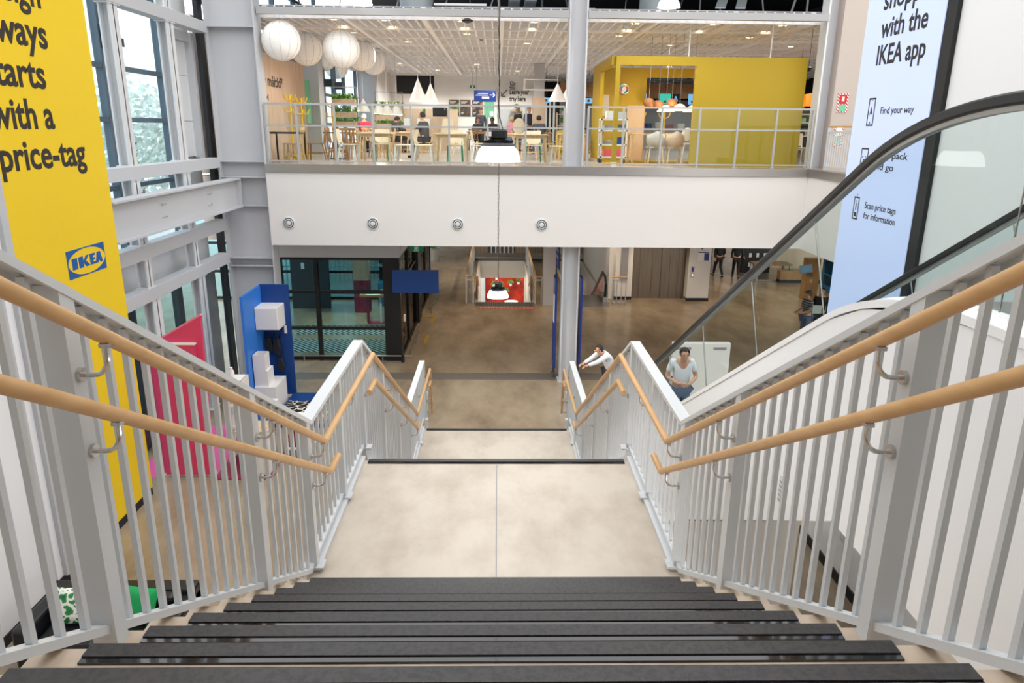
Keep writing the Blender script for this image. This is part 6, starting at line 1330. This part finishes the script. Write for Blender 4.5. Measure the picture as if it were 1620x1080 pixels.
# furniture inside the yellow room
def room_table(label, x, y, w, h=0.78):
    t = thing('room_table', label, 'table', (x, y, UP)); box(x - w / 2, x + w / 2, y - 0.4, y + 0.4, UP + h - 0.03, UP + h).build('tabletop', 'oak_pale', t)
    for sx in (-1, 1):
        for sy in (-1, 1): box(x + sx * (w / 2 - 0.05) - 0.025, x + sx * (w / 2 - 0.05) + 0.025, y + sy * 0.35 - 0.025, y + sy * 0.35 + 0.025, UP, UP + h - 0.03).build('leg', 'oak_pale', t)
room_table('long pale table inside the yellow room', 4.6, 20.9, 1.9)
def armchair(label, x, y, mat):
    t = thing('shell_chair', label, 'chair', (x, y, UP), 'chairs in the yellow room'); m = MB(); n = 10
    for i in range(n + 1):
        a = PI * i / n; 
        for (r, z) in ((0.20, 0.44), (0.24, 0.62), (0.23, 0.86 - 0.12 * abs(math.cos(a)))): m.v.append((x + r * math.cos(a), y - 0.02 - r * math.sin(a) * .8, UP + z))
    for i in range(n):
        for j in range(2): a = i * 3 + j; m.face(a, a + 3, a + 4, a + 1)
    o_ = m.build('backrest', mat, t, True); sd_ = o_.modifiers.new('s', 'SOLIDIFY'); sd_.thickness = 0.015
    box(x - 0.21, x + 0.21, y - 0.18, y + 0.22, UP + 0.42, UP + 0.45).build('seat', mat, t)
    for sx in (-1, 1):
        for sy in (-1, 1): MB().bar((x + sx * 0.16, y + sy * 0.15, UP + 0.42), (x + sx * 0.21, y + sy * 0.21, UP), 0.028, 0.028).build('leg', 'cream', t)
armchair('pinkish shell chair in the yellow room, left of the pair', 4.25, 20.25, 'grey_wall'); armchair('large pinkish shell chair in the yellow room, right of the pair', 4.75, 20.15, 'wood_panel'); 
hc = thing('child_high_chair', 'white high chair beside the yellow front wall', 'chair', (5.1, 20.1, UP)); MB().ell((5.08, 20.15, UP + 0.78), (0.15, 0.03, 0.17), 14, 10).build('backrest', 'white_plastic', hc, True); box(4.95, 5.2, 19.95, 20.2, UP + 0.52, UP + 0.56).build('seat', 'white_plastic', hc)
for sx, sy in ((-1, -1), (-1, 1), (1, -1), (1, 1)): MB().bar((5.08 + sx * 0.1, 20.08 + sy * 0.1, UP + 0.54), (5.08 + sx * 0.2, 20.08 + sy * 0.22, UP), 0.03, 0.03).build('leg', 'white_plastic', hc)
def dome(label, x, y, z, r, mat, white):
    t = thing('dome_lamp', label, 'lamp', (x, y, z), 'pendants in the yellow room'); prof = [(r, 0), (r * .98, .02), (r * .35, r * .62), (.03, r * .7), (.02, r * .68), (r * .33, r * .58), (r * .94, .0)] if white else [(r * .72, 0), (r, r * .5), (r * .95, r * .9), (r * .6, r * 1.3), (.03, r * 1.4), (.02, r * 1.35), (r * .9, r * .9), (r * .95, r * .5), (r * .68, 0)]
    MB().lathe(prof, (x, y, z), 24, False).build('shade', mat, t, True); MB().ell((x, y, z + .06), .04, 8, 6).build('bulb', 'emit_warm', t); MB().tube([(x, y, z + r * .7), (x, y, CZ + 0.2)], .005, 5).build('cord', 'grey_mid', t)
dome('lit white dome lamp in the yellow room, lower left one', 4.62, 20.9, 7.0, 0.24, 'emit_shade', True); dome('lit white dome lamp in the yellow room, largest central one', 4.98, 20.8, 7.03, 0.25, 'emit_shade', True); dome('lit white dome lamp in the yellow room beside the front wall', 5.35, 20.9, 7.0, 0.24, 'emit_shade', True)
dome('brown dome lamp in the yellow room, leftmost', 4.28, 21.6, 7.15, 0.16, 'brown_shade', False); dome('brown dome lamp in the yellow room, in the middle', 4.62, 21.9, 7.12, 0.15, 'brown_shade', False); dome('brown dome lamp in the yellow room, rightmost', 4.98, 21.8, 7.17, 0.15, 'brown_shade', False)
lamp_light('POINT', (4.9, 20.9, 6.9), 45, (1, .74, .42), .1); lamp_light('SPOT', (3.9, 20.6, 8.9), 60, (1, .84, .62), .1, angle=1.9)  # added warm fill, imitates yellow bounce inside the room
for x, y in ((4.4, 23.4), (5.2, 23.6)):
    t = thing('wall_hook_tree', 'small yellow hook stand behind the yellow room, %s' % ('left of the two' if x < 5 else 'right of the two'), 'coat stand', (x, y, UP), 'yellow coat stands'); MB().tube([(x, y, UP), (x, y, 7.1)], .022, 8).build('pole', 'yellow_paint', t)
    for a in (0.3, 1.6, 2.9, 4.2, 5.4): MB().tube([(x, y, 6.85), (x + .15 * math.cos(a), y + .15 * math.sin(a), 6.9), (x + .2 * math.cos(a), y + .2 * math.sin(a), 7.02)], .015, 6).build('hook', 'yellow_paint', t)
    t.name = 'coat_stand'
# serving area behind
sv = thing('serving_counter', 'long serving counter at the back behind the yellow room', 'counter', (6, 34, UP)); box(3.0, 12, 34.2, 34.9, UP, 6.5).build('front', 'grey_wall', sv); box(3.0, 12, 34.1, 35, 6.5, 6.55).build('worktop', 'black', sv); box(3.0, 12, 37, 37.1, UP, 7.9).build('back_panel', 'grey_mid', sv)
struct(box(2.9, 14, 36, 36.2, 7.95, 8.62).build('trim_8', 'wood_brown'))
for i, (x0, x1, m_, lb) in enumerate(((1.95, 2.32, 'screen_blue', 'small pale blue menu screen left of the middle column'), (3.85, 4.2, 'screen_blue', 'pale blue menu screen just right of the middle column'), (6.3, 6.62, 'screen_blue', 'pale blue menu screen seen through the yellow room, leftmost'), (7.22, 7.7, 'screen_green', 'turquoise menu screen seen through the yellow room'), (8.5, 8.85, 'screen_blue', 'pale blue menu screen seen through the yellow room, rightmost'))):
    t = thing('menu_screen', lb, 'screen', ((x0 + x1) / 2, 34, 7.65)); box(x0, x1, 33.98, 34.03, 7.62, 8.06 if x0 > 5 else 7.84).build('display', m_, t); box(x0, x1, 34.03, 34.08, 7.62, 7.8).build('case', 'black', t); MB().tube([((x0 + x1) / 2, 34.05, 7.8), ((x0 + x1) / 2, 34.05, CZ + 0.2)], .01, 5).build('hanger', 'black', t)
    MB().extrude([((x0 + x1) / 2 + .06 * math.cos(2 * PI * k / 16), 33.975, 7.73 + .06 * math.sin(2 * PI * k / 16)) for k in range(16)], (0, .005, 0)).build('dish_picture', 'wood_brown', t)
t = thing('menu_screen', 'black screen with a blue letter seen through the yellow room', 'screen', (7.9, 34, 7.6)); box(7.72, 8.1, 33.98, 34.03, 7.6, 8.06).build('case', 'black', t); place_text(text_mesh('A', xheight=.14, bold=.02), (7.82, 33.975, 7.75), (1, 0, 0), (0, 0, 1), 'letter', 'screen_blue', t); MB().tube([(7.9, 34.05, 7.9), (7.9, 34.05, CZ + 0.2)], .01, 5).build('hanger', 'black', t)
for k in range(5): tag(box(6.2 + k * .5, 6.5 + k * .5, 34.3, 34.6, 6.55, 6.75 + .05 * (k % 3)).build('serving_box', ('paper', 'blue_sign', 'white_plastic', 'red_dark', 'paper')[k]), ['white box on the serving counter, leftmost', 'blue box on the serving counter', 'white plastic box in the middle of the serving counter', 'dark red box on the serving counter', 'white box on the serving counter, rightmost'][k], 'box')
# right end behind the yellow room: amber shades over timber shelves
ms = thing('market_shelf', 'timber shelf unit with goods right of the yellow room', 'shelf', (9.7, 23.5, UP))
for x in (9.0, 10.3, 11.6): box(x - .03, x + .03, 23.2, 23.7, UP, 7.0).build('side_panel', 'ply', ms)
for z in (5.95, 6.35, 6.75, 7.0): box(9.0, 11.6, 23.2, 23.7, z, z + .035).build('shelf_board', 'wood_panel', ms)
for k in range(10): tag(box(9.1 + k * .25, 9.26 + k * .25, 23.25, 23.45, (6.385, 6.785)[k % 2], (6.385, 6.785)[k % 2] + .1 + .03 * (k % 3)).build('packet', ('paper', 'leaf', 'cream', 'grey_dark')[k % 4]), '%s packet on the %s board of the timber shelf, %s from the left' % (('white', 'green', 'cream', 'grey')[k % 4], ('lower', 'upper')[k % 2], ('first', 'second', 'third', 'fourth', 'fifth')[k // 2]), 'packet', 'goods on the timber shelf')
for k, (x, y, z) in enumerate(((9.55, 24.2, 7.25), (10.15, 24.5, 7.3), (11.0, 24.3, 7.2), (11.6, 24.6, 7.25))):
    t = thing('basket_lamp', ['amber woven lamp right of the yellow room, leftmost', 'amber woven lamp right of the yellow room, second', 'amber woven lamp behind the fire label column', 'amber woven lamp at the screen edge'][k], 'lamp', (x, y, z), 'amber woven lamps'); MB().lathe([(.24, 0), (.26, .12), (.24, .36), (.05, .40)], (x, y, z), 18, False).build('shade', 'emit_amber', t, True); MB().tube([(x, y, z + .4), (x, y, CZ + 0.2)], .006, 5).build('cord', 'black', t)
    if k < 2: MB().ell((x, y - .2, z + .1), .05, 8, 6).build('bulb', 'emit_warm', t)
t = thing('black_pendant', 'small black pendant hanging right of the yellow room', 'lamp', (8.05, 19.9, 8.1)); MB().lathe([(.02, 0), (.09, .08), (.09, .1), (.02, .12)], (8.05, 19.9, 8.0), 12).build('shade', 'black', t); MB().tube([(8.05, 19.9, 8.1), (8.05, 19.9, CZ + 0.2)], .006, 5).build('cord', 'black', t)
place(CHS['cream'], 'cream', 8.3, 20.6, PI, 'cream shell chair right of the yellow room', 'chairs at the cafe tables'); place(CHS['oak'], 'oak', 8.2, 19.7, 0.1, 'pale oak slatted chair right of the yellow room near the railing', 'chairs at the cafe tables')
t = thing('metal_rack', 'pale slatted bench right of the yellow room', 'bench', (8.1, 21.6, UP)); box(7.8, 8.6, 21.4, 21.9, UP + .42, UP + .48).build('seat', 'wood_panel', t)
for x in (7.84, 8.56): box(x - .03, x + .03, 21.4, 21.9, UP, UP + .42).build('leg', 'grey_mid', t)
t.name = 'slatted_bench'; WORLD['slatted_bench'] = WORLD['metal_rack']
# ================================================================== outdoors beyond the windows
struct(box(-60, -14, -20, 80, -0.35, -0.05).add(box(-14, -6.6, 9.5, 46, -0.36, -0.301)).build('ground_outside', 'pavement'))
R_ = random.Random(5)
for i, (x, y, h, r) in enumerate(((-17, 22, 8.0, 2.6), (-20, 29, 9.0, 3.0), (-18, 37, 7.5, 2.8), (-24, 17, 8.5, 3.0), (-22, 46, 9, 3.2))):
    t = thing('street_tree', ['pale leafy tree outside the tall windows, nearest the sign', 'pale leafy tree outside behind the nearest tree', 'pale leafy tree outside towards the cafe windows', 'pale leafy tree outside farthest left', 'pale leafy tree outside farthest back'][i], 'tree', (x, y, -0.05), 'trees outside the windows')
    MB().tube([(x, y, -0.05), (x + .1, y, h * .4), (x - .1, y + .1, h * .7)], [.2, .15, .08], 8).build('trunk', 'bark', t, True)
    m = MB()
    for k in range(1500):
        a, e = R_.uniform(0, 2 * PI), math.acos(R_.uniform(-.8, 1)); q = r * R_.uniform(.55, 1) * (1 + .18 * math.sin(a * 3 + i) * math.sin(e * 4)); p = Vector((x + q * math.sin(e) * math.cos(a), y + q * math.sin(e) * math.sin(a), h * .68 + q * math.cos(e) * 1.05))
        d = Vector((R_.uniform(-1, 1), R_.uniform(-1, 1), R_.uniform(-1, 1))).normalized() * .22; w = d.cross(Vector((R_.uniform(-1, 1), R_.uniform(-1, 1), R_.uniform(-1, 1)))).normalized() * .12
        m.poly([p - d, p + w, p + d, p - w])
    m.build('foliage', 'leaf_overexposed', t)
t = thing('outdoor_fence', 'pale picket fence outside the glass lobby', 'fence', (-9, 33, -0.3))
for k in range(40): box(-12.5 + k * .2, -12.44 + k * .2, 33, 33.04, -.3, 2.6).build('picket', 'steel_white', t)
for z in (.3, 2.2): box(-12.6, -4.4, 33.04, 33.08, z, z + .08).build('rail', 'steel_white', t)
t = thing('bike_stand', 'steel hoop stand outside the ground floor window', 'stand', (-9.0, 17.2, -0.3)); MB().tube([(-9.0, 16.9, -.3), (-9.0, 16.9, 2.2), (-9.0, 17.1, 2.5), (-9.0, 17.4, 2.5), (-9.0, 17.5, 2.2), (-9.0, 17.5, -.3)], .09, 10).build('hoop', 'steel_brushed', t, True)
t = thing('ticket_machine', 'grey machine cabinet outside the ground floor window', 'machine', (-9.5, 15.8, -0.3)); box(-9.9, -9.1, 15.3, 16.2, -.3, 2.3).build('body', 'frame_blue', t); box(-9.1, -9.08, 15.5, 16.0, 1.3, 1.9).build('display', 'grey_dark', t)
